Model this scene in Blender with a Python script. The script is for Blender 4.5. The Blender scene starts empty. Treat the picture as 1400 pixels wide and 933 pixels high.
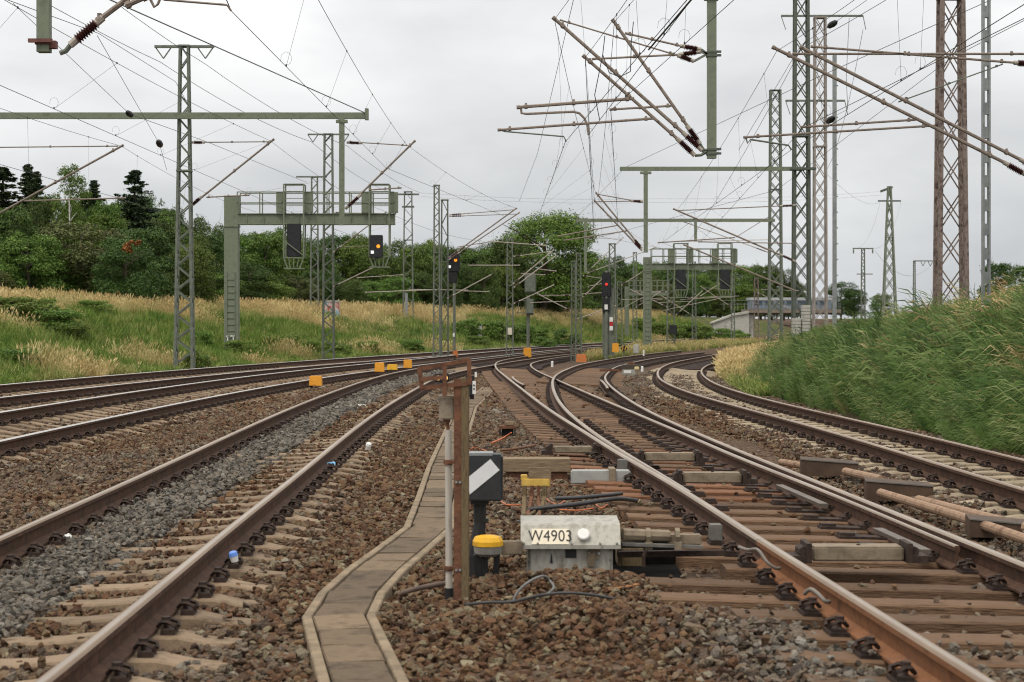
import bpy, bmesh, math, random
import numpy as np
from mathutils import Vector, Matrix, Euler
R = math.radians
scene = bpy.context.scene
C = scene.collection
rnd = random.Random(7)
nr = np.random.RandomState(11)

# ------------------------------------------------------------------ camera
F, YH, CH = 2400.0, 439.0, 1.5          # focal length in photo pixels, horizon row, lens height over the rail heads
cam_d = bpy.data.cameras.new('camera')
cam = bpy.data.objects.new('camera', cam_d); C.objects.link(cam)
cam.location = (0, 0, CH); cam.rotation_euler = (R(90), 0, 0)
cam_d.sensor_width = 36.0; cam_d.lens = 36.0 * F / 1400.0
cam_d.shift_y = -(466.5 - YH) / 1400.0
cam_d.clip_start = 0.1; cam_d.clip_end = 5000
cam_d.dof.use_dof = True; cam_d.dof.focus_distance = 26.0; cam_d.dof.aperture_fstop = 5.0
scene.camera = cam

# ------------------------------------------------------------------ world: overcast sky
SUN_EL, SUN_AZ = 58.0, 215.0
world = bpy.data.worlds.new('World'); scene.world = world; world.use_nodes = True
nt = world.node_tree; nt.nodes.clear()
def N(nt, t, **kw):
    n = nt.nodes.new(t)
    for k, v in kw.items(): setattr(n, k, v)
    return n
def L(nt, a, ai, b, bi): nt.links.new(a.outputs[ai], b.inputs[bi])
def ramp(nt, stops, interp='LINEAR'):
    n = nt.nodes.new('ShaderNodeValToRGB'); n.color_ramp.interpolation = interp
    e = n.color_ramp.elements
    e[0].position, e[0].color = stops[0][0], tuple(stops[0][1]) + (1,)
    e[1].position, e[1].color = stops[-1][0], tuple(stops[-1][1]) + (1,)
    for p, c in stops[1:-1]:
        x = e.new(p); x.color = tuple(c) + (1,)
    return n
wo = N(nt, 'ShaderNodeOutputWorld'); bg = N(nt, 'ShaderNodeBackground'); L(nt, bg, 0, wo, 0)
tc = N(nt, 'ShaderNodeTexCoord'); sep = N(nt, 'ShaderNodeSeparateXYZ'); L(nt, tc, 'Generated', sep, 0)
mp = N(nt, 'ShaderNodeMapping'); mp.inputs['Scale'].default_value = (1, 1, 2.6); L(nt, tc, 'Generated', mp, 0)
nz = N(nt, 'ShaderNodeTexNoise'); nz.inputs['Scale'].default_value = 5.5; nz.inputs['Detail'].default_value = 5; nz.inputs['Roughness'].default_value = .5
L(nt, mp, 0, nz, 'Vector')
grad = ramp(nt, [(0.0, (.55, .57, .60)), (.04, (.60, .615, .635)), (.10, (.745, .75, .755)), (.17, (.84, .84, .84)), (.25, (.98, .97, .96)), (1.0, (1.80, 1.74, 1.64))])
L(nt, sep, 'Z', grad, 0)
cl = ramp(nt, [(.30, (.82, .825, .835)), (.5, (.99, .99, .99)), (.68, (1.16, 1.16, 1.15))])
L(nt, nz, 'Fac', cl, 0)
mul = N(nt, 'ShaderNodeMix', data_type='RGBA', blend_type='MULTIPLY'); mul.inputs[0].default_value = 1
L(nt, grad, 0, mul, 6); L(nt, cl, 0, mul, 7)
sky = N(nt, 'ShaderNodeTexSky', sky_type='NISHITA', sun_disc=False); sky.sun_elevation = R(SUN_EL); sky.sun_rotation = R(SUN_AZ)
skm = N(nt, 'ShaderNodeMix', data_type='RGBA', blend_type='MULTIPLY'); skm.inputs[0].default_value = 1; skm.inputs[7].default_value = (.10, .10, .10, 1)
L(nt, sky, 0, skm, 6)
mx = N(nt, 'ShaderNodeMix', data_type='RGBA'); mx.inputs[0].default_value = .06       # a little blue daylight through the cloud
L(nt, mul, 2, mx, 6); L(nt, skm, 2, mx, 7); L(nt, mx, 2, bg, 0)
bg.inputs[1].default_value = 1.0
sd = bpy.data.lights.new('sun', 'SUN'); sd.energy = 1.5; sd.angle = R(20); sd.color = (1, .92, .8)
sun = bpy.data.objects.new('sun', sd); C.objects.link(sun)
az = R(SUN_AZ); el = R(SUN_EL)
sdir = Vector((math.sin(az) * math.cos(el), math.cos(az) * math.cos(el), math.sin(el)))
sun.rotation_euler = sdir.to_track_quat('Z', 'Y').to_euler(); sun.location = (-20, -20, 40)
vs = scene.view_settings; vs.view_transform = 'Standard'; vs.look = 'None'; vs.exposure = 0.15; vs.gamma = 1.0; vs.use_curve_mapping = False
scene.cycles.max_bounces = 6; scene.cycles.diffuse_bounces = 2; scene.cycles.filter_width = 1.1; scene.cycles.transparent_max_bounces = 8

# ------------------------------------------------------------------ materials
MATS = {}
def mat(name, c1, c2=None, scale=8.0, rough=.8, metal=0.0, bump=0.0, bscale=None, c3=None, obj_rand=0.0, detail=6, emit=None, spec=.3, stretch=None, sharp=(.35, .65)):
    if name in MATS: return MATS[name]
    m = bpy.data.materials.new(name); m.use_nodes = True; t = m.node_tree
    b = t.nodes['Principled BSDF']
    b.inputs['Roughness'].default_value = rough; b.inputs['Metallic'].default_value = metal
    b.inputs['Specular IOR Level'].default_value = spec
    co = N(t, 'ShaderNodeTexCoord'); src = co, 'Object'
    if stretch:
        mpn = N(t, 'ShaderNodeMapping'); mpn.inputs['Scale'].default_value = stretch; L(t, co, 'Object', mpn, 0); src = mpn, 0
    out = None
    if obj_rand:
        o2 = N(t, 'ShaderNodeObjectInfo'); sc_ = N(t, 'ShaderNodeMath', operation='MULTIPLY'); sc_.inputs[1].default_value = 61.7; L(t, o2, 'Random', sc_, 0)
        ad = N(t, 'ShaderNodeVectorMath', operation='ADD'); L(t, src[0], src[1], ad, 0); L(t, sc_, 0, ad, 1); src = ad, 0
    if c2 is not None:
        n = N(t, 'ShaderNodeTexNoise'); n.inputs['Scale'].default_value = scale; n.inputs['Detail'].default_value = detail
        n.inputs['Roughness'].default_value = .65
        L(t, src[0], src[1], n, 'Vector')
        st = [(sharp[0], c1), (sharp[1], c2)] if c3 is None else [(sharp[0] - .05, c1), (.5, c2), (sharp[1] + .05, c3)]
        rp = ramp(t, st); L(t, n, 'Fac', rp, 0); out = rp, 0
    if obj_rand and out:
        oi = N(t, 'ShaderNodeObjectInfo'); mr = N(t, 'ShaderNodeMapRange')
        mr.inputs['To Min'].default_value = 1 - obj_rand; mr.inputs['To Max'].default_value = 1 + obj_rand
        L(t, oi, 'Random', mr, 0)
        mm = N(t, 'ShaderNodeVectorMath', operation='SCALE'); L(t, out[0], out[1], mm, 0); L(t, mr, 0, mm, 'Scale'); out = mm, 0
    if out: L(t, out[0], out[1], b, 'Base Color')
    else: b.inputs['Base Color'].default_value = tuple(c1) + (1,)
    if bump:
        n2 = N(t, 'ShaderNodeTexNoise'); n2.inputs['Scale'].default_value = bscale or scale * 3; n2.inputs['Detail'].default_value = 8
        L(t, src[0], src[1], n2, 'Vector')
        bp = N(t, 'ShaderNodeBump'); bp.inputs['Strength'].default_value = bump; bp.inputs['Distance'].default_value = .02
        L(t, n2, 'Fac', bp, 'Height'); L(t, bp, 0, b, 'Normal')
    if emit:
        b.inputs['Emission Color'].default_value = tuple(emit[0]) + (1,); b.inputs['Emission Strength'].default_value = emit[1]
    MATS[name] = m
    return m
rust = mat('rail_rust', (.032, .016, .009), (.062, .031, .018), 9, .85, bump=.25, c3=(.095, .045, .025))
rust_orange = mat('rail_rust_orange', (.10, .045, .022), (.20, .085, .035), 7, .85, bump=.25, c3=(.13, .065, .04))
railtop = mat('rail_head_steel', (.20, .15, .11), (.30, .24, .18), 3, .45, metal=.6, stretch=(1, .12, 1))
railtop_bright = mat('rail_head_polished', (.48, .45, .42), (.62, .60, .57), 3, .34, metal=.85, stretch=(1, .12, 1))
railtop_band = mat('rail_head_running_band', (.27, .225, .18), (.38, .33, .28), 3, .42, metal=.7, stretch=(1, .12, 1))
bar_steel = mat('slide_bar_steel', (.09, .075, .062), (.15, .125, .105), 6, .5, metal=.4)
iron_grey = mat('iron_grey', (.10, .096, .088), (.165, .155, .14), 8, .65, metal=.2)
railtop_dull = mat('rail_head_worn', (.17, .115, .075), (.26, .19, .13), 3, .5, metal=.5, stretch=(1, .12, 1))
conc_tie = mat('sleeper_concrete_tan', (.09, .062, .039), (.20, .145, .095), 7, .9, bump=.4, obj_rand=.2, c3=(.145, .102, .066))
conc_tie_pale = mat('sleeper_concrete_pale', (.17, .135, .092), (.32, .26, .18), 6, .9, bump=.35, obj_rand=.18)
timber_red = mat('sleeper_timber_rusty', (.055, .025, .014), (.165, .08, .042), 5, .9, bump=.6, obj_rand=.28, c3=(.11, .05, .028), stretch=(3, 9, 6))
timber = mat('sleeper_timber', (.045, .026, .016), (.145, .088, .052), 6, .88, bump=.6, obj_rand=.28, c3=(.09, .05, .03), stretch=(2.2, 14, 6))
clip_m = mat('clip_iron', (.018, .012, .010), (.05, .03, .022), 20, .8, bump=.2)
ole_green = mat('mast_green_paint', (.125, .15, .105), (.17, .195, .14), 4, .65, bump=.05, c3=(.11, .125, .085))
ole_dark = mat('mast_dark_green', (.065, .08, .065), (.105, .12, .095), 4, .7)
galv = mat('galvanised_steel', (.19, .205, .21), (.27, .285, .285), 5, .55, metal=.2)
galv_dark = mat('weathered_galvanised', (.10, .115, .09), (.16, .175, .145), 6, .7, metal=.0)
mast_brown = mat('mast_brown_paint', (.09, .065, .055), (.21, .165, .145), 3, .75, c3=(.06, .04, .035), sharp=(.4, .6))
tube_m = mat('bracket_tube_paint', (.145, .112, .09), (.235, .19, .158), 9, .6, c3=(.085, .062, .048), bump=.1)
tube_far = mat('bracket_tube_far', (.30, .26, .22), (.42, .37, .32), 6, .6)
ins_m = mat('insulator_brown', (.035, .012, .012), (.06, .02, .018), 8, .3, spec=.6)
cap_m = mat('insulator_cap', (.28, .25, .21), (.42, .38, .33), 20, .6)
wire_m = mat('wire_copper_dark', (.03, .032, .034), (.05, .05, .05), 3, .6)
wire_light = mat('wire_grey', (.16, .165, .17), (.22, .22, .22), 3, .6)
black_m = mat('black_paint', (.012, .012, .013), (.022, .022, .022), 9, .6)
dark_m = mat('signal_black', (.014, .015, .018), (.026, .027, .03), 6, .55)
white_m = mat('white_paint', (.62, .62, .60), (.74, .74, .72), 7, .6)
red_m = mat('red_paint', (.35, .02, .02), (.45, .03, .03), 7, .5)
orange_m = mat('orange_plastic', (.55, .22, .02), (.70, .32, .03), 5, .6, c3=(.40, .16, .03))
orange_rust = mat('orange_box_faded', (.42, .13, .04), (.50, .18, .05), 5, .7)
yellow_m = mat('yellow_plastic', (.50, .26, .02), (.70, .39, .02), 9, .5, bump=.1, c3=(.36, .19, .03))
conc_m = mat('old_concrete', (.30, .29, .26), (.42, .41, .37), 2, .9, bump=.2, c3=(.22, .215, .19))
leaf_mats = {}

# ------------------------------------------------------------------ mesh helpers
class MB:
    def __init__(s): s.v = []; s.f = []; s.m = []
    def add(s, vs, fs, mi=0):
        k = len(s.v); s.v += [tuple(x) for x in vs]; s.f += [tuple(i + k for i in q) for q in fs]; s.m += [mi] * len(fs)
        return s
    def box(s, c, size, rz=0, mi=0, ry=0, rx=0):
        a, b, d = size[0] / 2, size[1] / 2, size[2] / 2
        M = Euler((rx, ry, rz)).to_matrix(); c = Vector(c)
        vs = [c + M @ Vector((x * a, y * b, z * d)) for x in (-1, 1) for y in (-1, 1) for z in (-1, 1)]
        return s.add(vs, [(0, 1, 3, 2), (4, 6, 7, 5), (0, 4, 5, 1), (2, 3, 7, 6), (0, 2, 6, 4), (1, 5, 7, 3)], mi)
    def bevbox(s, c, size, bv=.01, rz=0, mi=0):
        bm = bmesh.new(); bmesh.ops.create_cube(bm, size=1)
        bmesh.ops.scale(bm, verts=bm.verts, vec=size)
        bmesh.ops.bevel(bm, geom=bm.edges[:], offset=bv, segments=2, affect='EDGES')
        M = Euler((0, 0, rz)).to_matrix(); c = Vector(c); bm.verts.index_update()
        s.add([c + M @ v.co for v in bm.verts], [[v.index for v in f.verts] for f in bm.faces], mi); bm.free(); return s
    def beam(s, p, q, w, h, mi=0, up=(0, 0, 1)):
        p = Vector(p); q = Vector(q); d = (q - p).normalized(); u = Vector(up)
        if abs(d.dot(u)) > .98: u = Vector((0, 1, 0))
        x = d.cross(u).normalized(); y = x.cross(d).normalized()
        vs = []
        for e in (p, q):
            for a, b in ((-1, -1), (1, -1), (1, 1), (-1, 1)): vs.append(e + x * a * w / 2 + y * b * h / 2)
        return s.add(vs, [(0, 1, 2, 3)[::-1], (4, 5, 6, 7), (0, 1, 5, 4), (1, 2, 6, 5), (2, 3, 7, 6), (3, 0, 4, 7)], mi)
    def tube(s, pts, r, n=6, mi=0, r2=None, cap=True):
        pts = [Vector(p) for p in pts]; k0 = len(s.v); m = len(pts)
        prevx = None
        for i, p in enumerate(pts):
            d = (pts[min(i + 1, m - 1)] - pts[max(i - 1, 0)]).normalized()
            if prevx is None:
                u = Vector((0, 0, 1)) if abs(d.z) < .9 else Vector((0, 1, 0)); x = d.cross(u).normalized()
            else: x = (prevx - d * prevx.dot(d)).normalized()
            prevx = x; y = x.cross(d)
            rr = r if r2 is None else r + (r2 - r) * i / (m - 1)
            if isinstance(r, (list, tuple)): rr = r[i]
            for j in range(n):
                a = 2 * math.pi * j / n; s.v.append(tuple(p + x * math.cos(a) * rr + y * math.sin(a) * rr))
        for i in range(m - 1):
            for j in range(n):
                a = k0 + i * n + j; b = k0 + i * n + (j + 1) % n
                s.f.append((a, b, b + n, a + n)); s.m.append(mi)
        if cap:
            s.f.append(tuple(k0 + j for j in range(n))[::-1]); s.f.append(tuple(k0 + (m - 1) * n + j for j in range(n))); s.m += [mi, mi]
        return s
    def prism(s, poly, axis_vec, mi=0):
        """closed polygon (list of Vector) extruded by axis_vec"""
        n = len(poly); a = Vector(axis_vec); vs = [Vector(p) for p in poly] + [Vector(p) + a for p in poly]
        fs = [tuple(range(n))[::-1], tuple(range(n, 2 * n))] + [(i, (i + 1) % n, n + (i + 1) % n, n + i) for i in range(n)]
        return s.add(vs, fs, mi)
    def mesh(s, name, mats, off=(0, 0, 0), smooth=False):
        me = bpy.data.meshes.new(name)
        o = Vector(off)
        me.from_pydata([(a - o.x, b - o.y, c - o.z) for a, b, c in s.v], [], s.f)
        if not isinstance(mats, (list, tuple)): mats = [mats]
        for m_ in mats: me.materials.append(m_)
        if len(mats) > 1: me.polygons.foreach_set('material_index', s.m)
        if smooth: me.polygons.foreach_set('use_smooth', [True] * len(s.f))
        me.update(); return me
    def build(s, name, mats, parent=None, off=None, smooth=False):
        if off is None: off = origin(parent) if parent else (0, 0, 0)
        o = bpy.data.objects.new(name, s.mesh(name, mats, off, smooth)); C.objects.link(o)
        if parent: o.parent = parent
        return o
def origin(o):
    v = Vector((0, 0, 0))
    while o: v = v + Vector(o.location); o = o.parent
    return v
def tag(o, label=None, cat=None, group=None, kind=None):
    if label: o['label'] = label
    if cat: o['category'] = cat
    if group: o['group'] = group
    if kind: o['kind'] = kind
    return o
def thing(name, label, cat, loc=(0, 0, 0), group=None):
    o = bpy.data.objects.new(name, None); C.objects.link(o); o.location = loc; o.empty_display_size = .2
    return tag(o, label, cat, group)
def single(mb, name, mats, label, cat, loc, group=None, smooth=False):
    """a thing made of one mesh, its origin at loc"""
    o = mb.build(name, mats, None, loc, smooth); o.location = loc
    return tag(o, label, cat, group)
def inst(me, name, parent, loc=(0, 0, 0), rot=(0, 0, 0), scl=(1, 1, 1)):
    o = bpy.data.objects.new(name, me); C.objects.link(o); o.parent = parent
    o.location = loc; o.rotation_euler = rot; o.scale = scl
    return o
def V(px, py, d):
    """photo pixel at depth d -> world point"""
    return Vector(((px - 700) * d / F, d, CH - (py - YH) * d / F))

# scatter: points with attributes + a geometry-nodes instancer (only for gravel, grass, reeds)
def scatter(name, pts, rot, scl, idx, tone, meshes, parent=None):
    col = bpy.data.collections.new(name + '_pieces')
    for i, me in enumerate(meshes):
        o = bpy.data.objects.new('%s_piece_%02d' % (name, i), me); col.objects.link(o)
    me = bpy.data.meshes.new(name); n = len(pts)
    me.vertices.add(n); me.vertices.foreach_set('co', np.asarray(pts, dtype=np.float32).ravel())
    for nm, ty, key, arr in (('rot', 'FLOAT_VECTOR', 'vector', rot), ('scl', 'FLOAT_VECTOR', 'vector', scl), ('idx', 'INT', 'value', idx), ('tone', 'FLOAT', 'value', tone)):
        a = me.attributes.new(nm, ty, 'POINT')
        a.data.foreach_set(key, np.asarray(arr, dtype=np.int32 if ty == 'INT' else np.float32).ravel())
    o = bpy.data.objects.new(name, me); C.objects.link(o)
    g = bpy.data.node_groups.new(name + '_nodes', 'GeometryNodeTree')
    g.interface.new_socket('Geometry', in_out='INPUT', socket_type='NodeSocketGeometry')
    g.interface.new_socket('Geometry', in_out='OUTPUT', socket_type='NodeSocketGeometry')
    gi = g.nodes.new('NodeGroupInput'); go = g.nodes.new('NodeGroupOutput')
    ip = g.nodes.new('GeometryNodeInstanceOnPoints'); ci = g.nodes.new('GeometryNodeCollectionInfo')
    ci.inputs['Collection'].default_value = col; ci.inputs['Separate Children'].default_value = True; ci.inputs['Reset Children'].default_value = True
    ip.inputs['Pick Instance'].default_value = True
    def na(nm, ty):
        x = g.nodes.new('GeometryNodeInputNamedAttribute'); x.data_type = ty; x.inputs['Name'].default_value = nm; return x
    ar = na('rot', 'FLOAT_VECTOR'); asx = na('scl', 'FLOAT_VECTOR'); ai = na('idx', 'INT')
    g.links.new(gi.outputs[0], ip.inputs['Points']); g.links.new(ci.outputs[0], ip.inputs['Instance'])
    g.links.new(ai.outputs[0], ip.inputs['Instance Index']); g.links.new(ar.outputs[0], ip.inputs['Rotation']); g.links.new(asx.outputs[0], ip.inputs['Scale'])
    g.links.new(ip.outputs[0], go.inputs[0])
    md = o.modifiers.new('scatter', 'NODES'); md.node_group = g
    o['kind'] = 'stuff'
    if parent: o.parent = parent
    return o
def tone_mat(name, stops0, stops1, rough=.85, trans=0.0, bump=0, rand_w=.25):
    """material whose colour comes from the scatter's tone attribute and the instance's random value"""
    m = bpy.data.materials.new(name); m.use_nodes = True; t = m.node_tree; b = t.nodes['Principled BSDF']
    at = N(t, 'ShaderNodeAttribute', attribute_type='INSTANCER', attribute_name='tone'); oi = N(t, 'ShaderNodeObjectInfo')
    r0 = ramp(t, stops0); r1 = ramp(t, stops1); L(t, oi, 'Random', r0, 0); L(t, oi, 'Random', r1, 0)
    mxn = N(t, 'ShaderNodeMix', data_type='RGBA'); L(t, at, 'Fac', mxn, 0); L(t, r0, 0, mxn, 6); L(t, r1, 0, mxn, 7)
    L(t, mxn, 2, b, 'Base Color'); b.inputs['Roughness'].default_value = rough; b.inputs['Specular IOR Level'].default_value = .2
    if trans:
        tr = N(t, 'ShaderNodeBsdfTranslucent'); L(t, mxn, 2, tr, 0); ms = N(t, 'ShaderNodeMixShader'); ms.inputs[0].default_value = trans
        L(t, b, 0, ms, 1); L(t, tr, 0, ms, 2); L(t, ms, 0, t.nodes['Material Output'], 0)
    return m

# ------------------------------------------------------------------ track geometry (metres; z = 0 at the near rail heads)
def sm(t): t = np.clip(t, 0, 1); return t * t * (3 - 2 * t)
def zt(Y): return -0.4 * sm((np.asarray(Y, float) - 22) / 75)
class Spline:                             # natural cubic X(Y), straight outside
    def __init__(s, pts):
        p = np.array(pts, float); s.y, s.x = p[:, 0], p[:, 1]; n = len(p); hh = np.diff(s.y)
        A = np.zeros((n, n)); b = np.zeros(n); A[0, 0] = A[-1, -1] = 1
        for i in range(1, n - 1):
            A[i, i - 1] = hh[i - 1]; A[i, i] = 2 * (hh[i - 1] + hh[i]); A[i, i + 1] = hh[i]
            b[i] = 6 * ((s.x[i + 1] - s.x[i]) / hh[i] - (s.x[i] - s.x[i - 1]) / hh[i - 1])
        s.M = np.linalg.solve(A, b); s.h = hh
    def __call__(s, Y):
        Y = np.asarray(Y, float); Yc = np.clip(Y, s.y[0], s.y[-1]); i = np.clip(np.searchsorted(s.y, Yc) - 1, 0, len(s.h) - 1)
        h = s.h[i]; a = (s.y[i + 1] - Yc) / h; b = (Yc - s.y[i]) / h
        v = a * s.x[i] + b * s.x[i + 1] + ((a ** 3 - a) * s.M[i] + (b ** 3 - b) * s.M[i + 1]) * h * h / 6
        h0, hn = s.h[0], s.h[-1]
        s0 = (s.x[1] - s.x[0]) / h0 - h0 * s.M[1] / 6; s1 = (s.x[-1] - s.x[-2]) / hn + hn * s.M[-2] / 6
        return v + np.where(Y < s.y[0], (Y - s.y[0]) * s0, 0) + np.where(Y > s.y[-1], (Y - s.y[-1]) * s1, 0)
    def slope(s, Y): return (s(np.asarray(Y) + .5) - s(np.asarray(Y) - .5))
XA = Spline([(10, -12.2), (28, -11.4), (40, -10.81), (52, -10.1), (64, -9.25), (76, -8.0), (96, -4.7), (112, -.8), (130, 4.2), (150, 10), (170, 16.5), (200, 27)])
XB = Spline([(6, -7.5), (20, -7.22), (28, -7.05), (40, -6.7), (48, -6.35), (56, -5.85), (64, -5.2), (80, -3.65), (96, -1.5), (104, -.1), (115, 2.2), (130, 6.4)])
XL = Spline([(4, -2.70), (8, -2.72), (12, -2.79), (16, -2.84), (24, -2.95), (32, -3.0), (40, -2.98), (48, -2.94), (56, -2.72), (64, -2.2), (72, -1.5), (80, -.72), (88, .3), (96, 1.6), (104, 3.25), (115, 6)])
XG = Spline([(4, 2.92), (8, 2.70), (12, 2.47), (16, 2.25), (20, 1.97), (24, 1.73), (28, 1.50), (32, 1.31), (40, 1.0), (48, .71), (56, .44), (64, .2), (72, .07), (76, .06), (80, .13), (88, .7), (96, 1.75), (104, 3.3), (115, 6)])
XH = Spline([(4, 2.92), (8, 2.70), (12, 2.47), (16, 2.25), (20, 2.03), (24, 1.85), (28, 1.72), (32, 1.66), (36, 1.66), (40, 1.70), (48, 1.87), (56, 2.22), (64, 2.8), (72, 3.5), (80, 4.5), (88, 5.75), (96, 7.3), (104, 9.2), (115, 12.2), (130, 16.6)])
XF = Spline([(8, 5.6), (16, 5.32), (24, 5.08), (32, 4.75), (36, 4.64), (40, 4.62), (48, 4.85), (56, 5.4), (64, 6.15), (72, 7.1), (80, 8.3), (88, 9.8), (96, 11.5), (110, 15), (130, 20.5), (160, 30), (200, 44)])
def near_far(a, b): return lambda Y: a + (b - a) * sm((np.asarray(Y, float) - 15) / 30)
CANT = {'A': (near_far(.115, .115), near_far(0, 0)), 'B': (near_far(.115, .115), near_far(0, 0)), 'L': (near_far(0, .08), near_far(0, 0)),
        'G': (near_far(0, 0), near_far(-.05, -.09)), 'H': (near_far(0, 0), near_far(-.05, -.09)), 'F': (near_far(0, 0), near_far(-.11, -.11))}
XT = {'A': XA, 'B': XB, 'L': XL, 'G': XG, 'H': XH, 'F': XF}
GH = .753
def plane_z(k, X, Y):
    """rail-head plane of track k at (X, Y)"""
    c = CANT[k]; t = np.clip((X - XT[k](Y)) / (2 * GH) + .5, -.55, 1.55)
    return zt(Y) + c[0](Y) + (c[1](Y) - c[0](Y)) * t
def bed_z(X, Y):
    """rail-head level blended over all tracks (ballast lies below it)"""
    X = np.asarray(X, float); Y = np.asarray(Y, float); sw = 0; sz = 0
    for k in XT:
        w = 1 / (.15 + np.maximum(0, np.abs(X - XT[k](Y)) - 1.25)) ** 3
        sw = sw + w; sz = sz + w * plane_z(k, X, Y)
    return sz / sw
def bank_left(X, Y):
    u = XA(Y) - X
    return 2.55 * sm((u - 2.4) / 12.0) + .5 * sm((u - 12) / 30)
def bank_right(X, Y):
    v = X - XF(Y)
    return -.12 * sm((v - 1.5) / .8) + 2.0 * (np.clip((v - 2.0) / 10.0, 0, 1) * .8 + .2 * sm((v - 2.0) / 10.0)) + .5 * sm((v - 12) / 14)
def ground_z(X, Y):
    X = np.asarray(X, float); Y = np.asarray(Y, float)
    lum = .06 * np.sin(X * .7 + 1.3 * np.sin(Y * .31)) * np.sin(Y * .53 + .4) * (bank_left(X, Y) + bank_right(X, Y) > .1)
    mound = .10 * np.exp(-(((X - .55) / .75) ** 2 + ((Y - 9.4) / .75) ** 2))
    return bed_z(X, Y) - .26 + bank_left(X, Y) + bank_right(X, Y) + lum + mound
def gz(x, y): return float(ground_z(x, y))
# ------------------------------------------------------------------ ground sheet
def ground_sheet():
    ys = np.concatenate([np.arange(-12, 70, .8), np.arange(70, 230, 2.0), np.array([235, 245, 260, 280, 310, 350, 400, 480, 600, 800, 1200, 2000, 3500.])])
    xs = np.concatenate([-np.array([2500, 1500, 900, 600, 400, 280, 200, 150, 120, 95, 80.]), np.arange(-70, 75, .8), np.array([80, 95, 120, 150, 200, 280, 400, 600, 900, 1500, 2500.])])
    XX, YY = np.meshgrid(xs, ys); far = sm((YY - 230) / 150)
    Z = ground_z(XX, np.minimum(YY, 260)) * (1 - far) + 2.0 * far
    nx, ny = len(xs), len(ys)
    me = bpy.data.meshes.new('ground')
    v = np.stack([XX, YY, Z], -1).reshape(-1, 3)
    i = (np.arange(ny - 1)[:, None] * nx + np.arange(nx - 1)[None]).ravel()
    me.from_pydata(v.tolist(), [], np.stack([i, i + 1, i + nx + 1, i + nx], -1).tolist())
    veg = np.clip((bank_left(XX, np.minimum(YY, 260)) + bank_right(XX, np.minimum(YY, 260)) - .02) / .25, 0, 1).ravel()
    a = me.attributes.new('veg', 'FLOAT', 'POINT'); a.data.foreach_set('value', veg.astype(np.float32))
    me.polygons.foreach_set('use_smooth', [True] * len(me.polygons))
    m = bpy.data.materials.new('ground_earth'); m.use_nodes = True; t = m.node_tree; b = t.nodes['Principled BSDF']
    co = N(t, 'ShaderNodeTexCoord'); at = N(t, 'ShaderNodeAttribute', attribute_name='veg')
    n1 = N(t, 'ShaderNodeTexNoise'); n1.inputs['Scale'].default_value = 14; n1.inputs['Detail'].default_value = 8; L(t, co, 'Object', n1, 0)
    vo = N(t, 'ShaderNodeTexVoronoi'); vo.inputs['Scale'].default_value = 16; L(t, co, 'Object', vo, 0)
    r1 = ramp(t, [(.3, (.035, .022, .015)), (.5, (.085, .057, .039)), (.7, (.14, .10, .07))]); L(t, n1, 'Fac', r1, 0)
    n2 = N(t, 'ShaderNodeTexNoise'); n2.inputs['Scale'].default_value = .8; n2.inputs['Detail'].default_value = 8; L(t, co, 'Object', n2, 0)
    r2 = ramp(t, [(.3, (.03, .05, .014)), (.5, (.06, .075, .022)), (.7, (.15, .12, .05))]); L(t, n2, 'Fac', r2, 0)
    mx_ = N(t, 'ShaderNodeMix', data_type='RGBA'); L(t, at, 'Fac', mx_, 0); L(t, r1, 0, mx_, 6); L(t, r2, 0, mx_, 7); L(t, mx_, 2, b, 'Base Color')
    b.inputs['Roughness'].default_value = .95; b.inputs['Specular IOR Level'].default_value = .1
    bp = N(t, 'ShaderNodeBump'); bp.inputs['Strength'].default_value = .8; bp.inputs['Distance'].default_value = .05; L(t, vo, 'Distance', bp, 'Height'); L(t, bp, 0, b, 'Normal')
    me.materials.append(m)
    o = bpy.data.objects.new('ground', me); C.objects.link(o); o['kind'] = 'structure'
    return o
ground = ground_sheet()

# ------------------------------------------------------------------ rails
PROF = [(-.036, -.010), (-.026, 0), (-.014, .0008), (.016, .0008), (.026, 0), (.036, -.010), (.036, -.038), (.011, -.05), (.009, -.13), (.03, -.142), (.075, -.158), (.075, -.172),
        (-.075, -.172), (-.075, -.158), (-.03, -.142), (-.009, -.13), (-.011, -.05), (-.036, -.038)]
def rail_samples(y0, y1):
    out = [y0]
    while out[-1] < y1: out.append(out[-1] + (.5 if out[-1] < 90 else 1.5))
    out[-1] = y1; return np.array(out)
def rail_path(k, side, Y, extra=0.0):
    s = XT[k].slope(Y); c = 1 / np.sqrt(1 + s * s); off = side * GH + extra
    X = XT[k](Y) + off * c; Yr = Y - off * s * c
    Z = zt(Y) + CANT[k][0 if side < 0 else 1](Y)
    return np.stack([X, Yr, Z], -1), s
def rail(parent, k, side, y0, y1, mats, extra=None, dz=0.0, name='rail', prof=PROF, taper=None):
    Y = rail_samples(y0, y1); ex = extra(Y) if extra else 0.0
    P, s = rail_path(k, side, Y, ex); mb = MB(); n = len(prof); vs = []
    for i in range(len(Y)):
        c = 1 / math.sqrt(1 + s[i] ** 2); w = 1.0 if taper is None else float(taper(Y[i]))
        for a, b in prof:
            a2 = a * w; vs.append((P[i][0] + a2 * c, P[i][1] - a2 * s[i] * c, P[i][2] + b + dz))
    fs = []; ms = []
    for i in range(len(Y) - 1):
        for j in range(n):
            q = (j + 1) % n; fs.append((i * n + j, i * n + q, (i + 1) * n + q, (i + 1) * n + j)); ms.append(2 if j == 2 else 1 if j in (0, 1, 3, 4) else 0)
    fs += [tuple(range(n))[::-1], tuple((len(Y) - 1) * n + j for j in range(n))]; ms += [0, 0]
    mb.v, mb.f, mb.m = vs, fs, ms
    return mb.build(name, list(mats) + [railtop_bright if mats[1] is railtop_bright else railtop_band], parent)

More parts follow.
